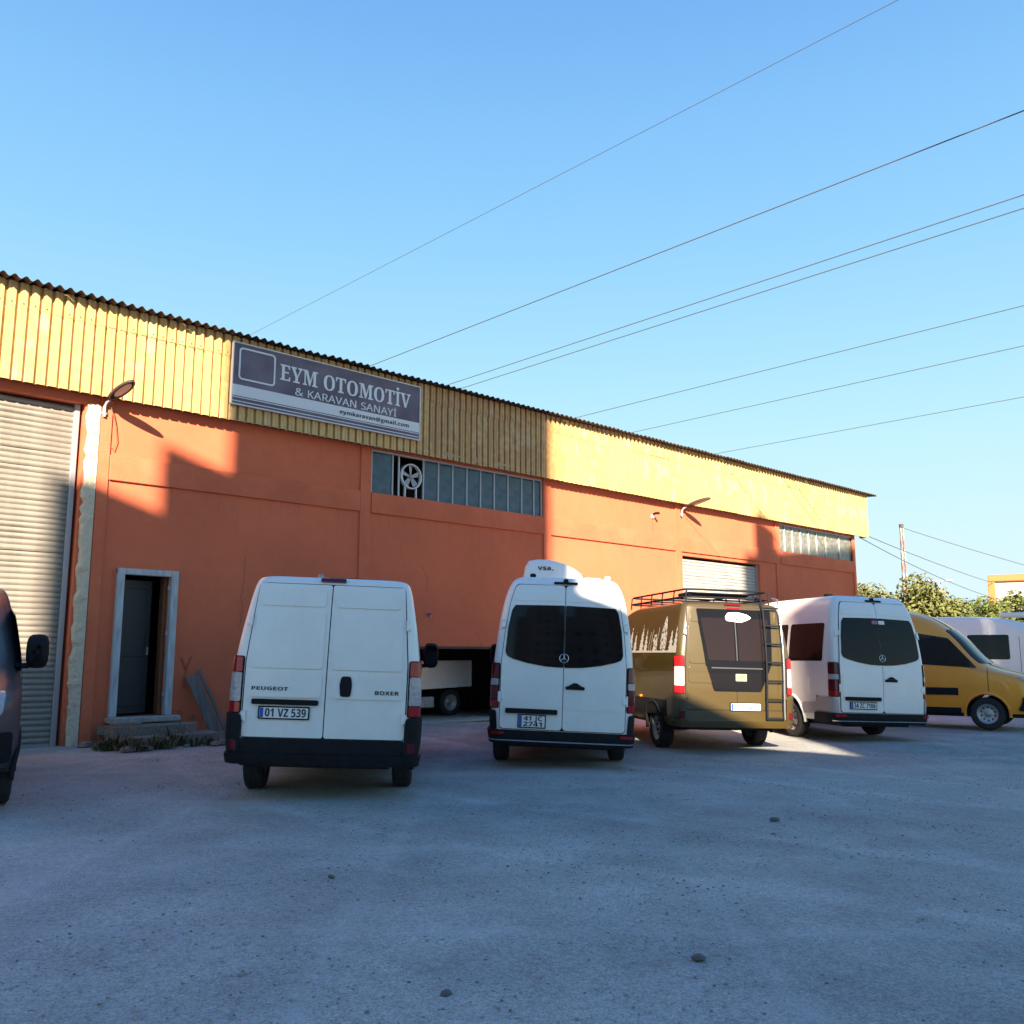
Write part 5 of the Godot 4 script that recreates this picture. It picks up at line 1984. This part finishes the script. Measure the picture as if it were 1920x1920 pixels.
func background() -> void:
	tree("tallest leafy tree right beside the workshop corner", Vector3(14.9, 0, -37.0), 4.9, 2.3, 8000, Color(0.105, 0.118, 0.026), 1)
	tree("leafy tree just behind the roof of the second white minibus", Vector3(17.0, 0, -37.5), 4.4, 2.1, 7000, Color(0.10, 0.115, 0.024), 2)
	tree("bushy green tree above the orange van", Vector3(18.7, 0, -36.5), 3.8, 1.9, 6000, Color(0.085, 0.115, 0.022), 3)
	tree("slender tree left of the orange framed building", Vector3(20.6, 0, -38.0), 4.2, 1.6, 5500, Color(0.085, 0.11, 0.022), 4)
	tree("low tree in front of the orange framed building", Vector3(22.2, 0, -38.0), 3.2, 1.9, 5500, Color(0.10, 0.11, 0.026), 5)
	tree("rightmost low bush behind the white van roof", Vector3(24.4, 0, -39.0), 2.7, 1.7, 4500, Color(0.09, 0.10, 0.026), 6)
	tree("tree at the right border of the yard", Vector3(27.5, 0, -39.0), 3.0, 1.9, 4500, Color(0.09, 0.105, 0.024), 7)
	# white sheet metal building with orange frame
	var t := thing("shed_building", "white building with orange edge trim behind the trees at the right", "building", Vector3(31.8, 0, -50.5), Basis(Vector3.UP, -0.5))
	boxm(Vector3(0, 2.7, 0), Vector3(9.4, 5.6, 6.0), "wall", M.slat_white, t)
	var st := mb()
	box(st, Vector3(0, 5.62, 0), Vector3(9.8, 0.35, 6.4), 0.03)
	part(st, "roof_trim", M.orange_trim, t)
	for x in [-4.75, 4.75]: boxm(Vector3(x, 2.7, 3.05), Vector3(0.35, 5.5, 0.2), "corner_trim", M.orange_trim, t, 0.02)
	st = mb()
	tube(st, [Vector3(-1.9, 5.7, 0), Vector3(-1.9, 6.9, 0)], 0.05)
	part(st, "roof_pipe", M.rail, t)
	# red and white lattice mast far off
	t = thing("lattice_mast", "thin red and white lattice mast far behind the trees", "mast", Vector3(51.4, 0, -120.0))
	for i in 12:
		st = mb()
		var y0 := i * 1.5
		for k in 4:
			var a := Vector3([-1, 1, 1, -1][k], 0, [-1, -1, 1, 1][k]) * (0.32 - 0.015 * i)
			var b := Vector3([-1, 1, 1, -1][(k + 1) % 4], 0, [-1, -1, 1, 1][(k + 1) % 4]) * (0.32 - 0.015 * i)
			tube(st, [a + Vector3(0, y0, 0), a + Vector3(0, y0 + 1.5, 0)], 0.045, 0.045, 4)
			tube(st, [a + Vector3(0, y0, 0), b + Vector3(0, y0 + 1.5, 0)], 0.028, 0.028, 4)
		part(st, "mast_section", M.faded_white if i % 2 else mat(lin(0.42, 0.16, 0.12), 0.7), t)
	st = mb()
	box(st, Vector3(0, 18.2, 0), Vector3(0.45, 0.5, 0.45), 0.05)
	part(st, "top_light", M.dark_steel, t)
	# street light with two arms
	t = thing("street_lamp", "twin armed street lamp rising above the trees", "street lamp", Vector3(27.92, 0, -60.0))
	st = mb()
	tube(st, [Vector3(0, 0, 0), Vector3(0, 6.25, 0)], 0.09, 0.06)
	part(st, "pole", M.rail, t)
	for sg in [-1, 1]:
		st = mb()
		tube(st, [Vector3(0, 6.2, 0), Vector3(sg * 0.5, 6.3, 0)], 0.04)
		box(st, Vector3(sg * 0.62, 6.3, 0), Vector3(0.55, 0.12, 0.22), 0.03)
		part(st, "lamp_arm", M.rail, t)
	# power lines over the workshop, square to its wall
	var lb := ["highest and faintest overhead wire, starting behind the sign board", "second overhead wire from the top, behind the right end of the sign", "upper one of the close pair of overhead wires", "lower one of the close pair of overhead wires", "third overhead wire from the bottom, over the workshop roof", "second overhead wire from the bottom, over the workshop roof", "lowest overhead wire above the right part of the roof"]
	var xs := [7.8, 12.6, 16.2, 16.9, 23.6, 27.6, 34.5]
	for i in 7: wire(wl(xs[i], 12.0, -62.0), wl(xs[i], 12.0, 30.0), 0.0, 0.006 if i == 0 else 0.014, lb[i], "power lines over the workshop")
	for z in [-62.0, 30.0]:
		t = thing("power_pylon", "steel portal that carries the power lines %s" % ("far behind the workshop" if z < 0 else "beyond the right edge"), "pylon", wl(21.0, 0, z), Basis(U, Vector3.UP, N))
		for x in [-14.0, 14.5]:
			st = mb()
			tube(st, [Vector3(x, 0, 0), Vector3(x, 12.3, 0)], 0.16, 0.12)
			part(st, "pole", M.rail, t)
		boxm(Vector3(0.25, 12.05, 0), Vector3(29.0, 0.16, 0.16), "cross_beam", M.rail, t)
	wire(Vector3(51.4, 18.0, -120.0), Vector3(88.0, 10.0, -130.0), 0.4, 0.05, "cable running down to the right from the lattice mast", "cables at the right")
	wire(wl(28.9, 6.3, 0.1), Vector3(44.0, 5.2, -70.0), 0.5, 0.016, "upper cable from the workshop corner to the right", "cables at the right")
	wire(wl(28.9, 6.1, 0.1), Vector3(43.0, 5.0, -69.0), 1.1, 0.016, "lower sagging cable from the workshop corner to the right", "cables at the right")
	t = thing("utility_pole", "wooden pole at the far right that holds the workshop cables", "pole", Vector3(44.0, 0, -70.0))
	st = mb()
	tube(st, [Vector3(0, 0, 0), Vector3(0, 5.6, 0)], 0.12, 0.09)
	part(st, "pole", M.bark, t)
	boxm(Vector3(-0.4, 5.15, 0.4), Vector3(1.4, 0.1, 1.4), "cross_arm", M.bark, t)
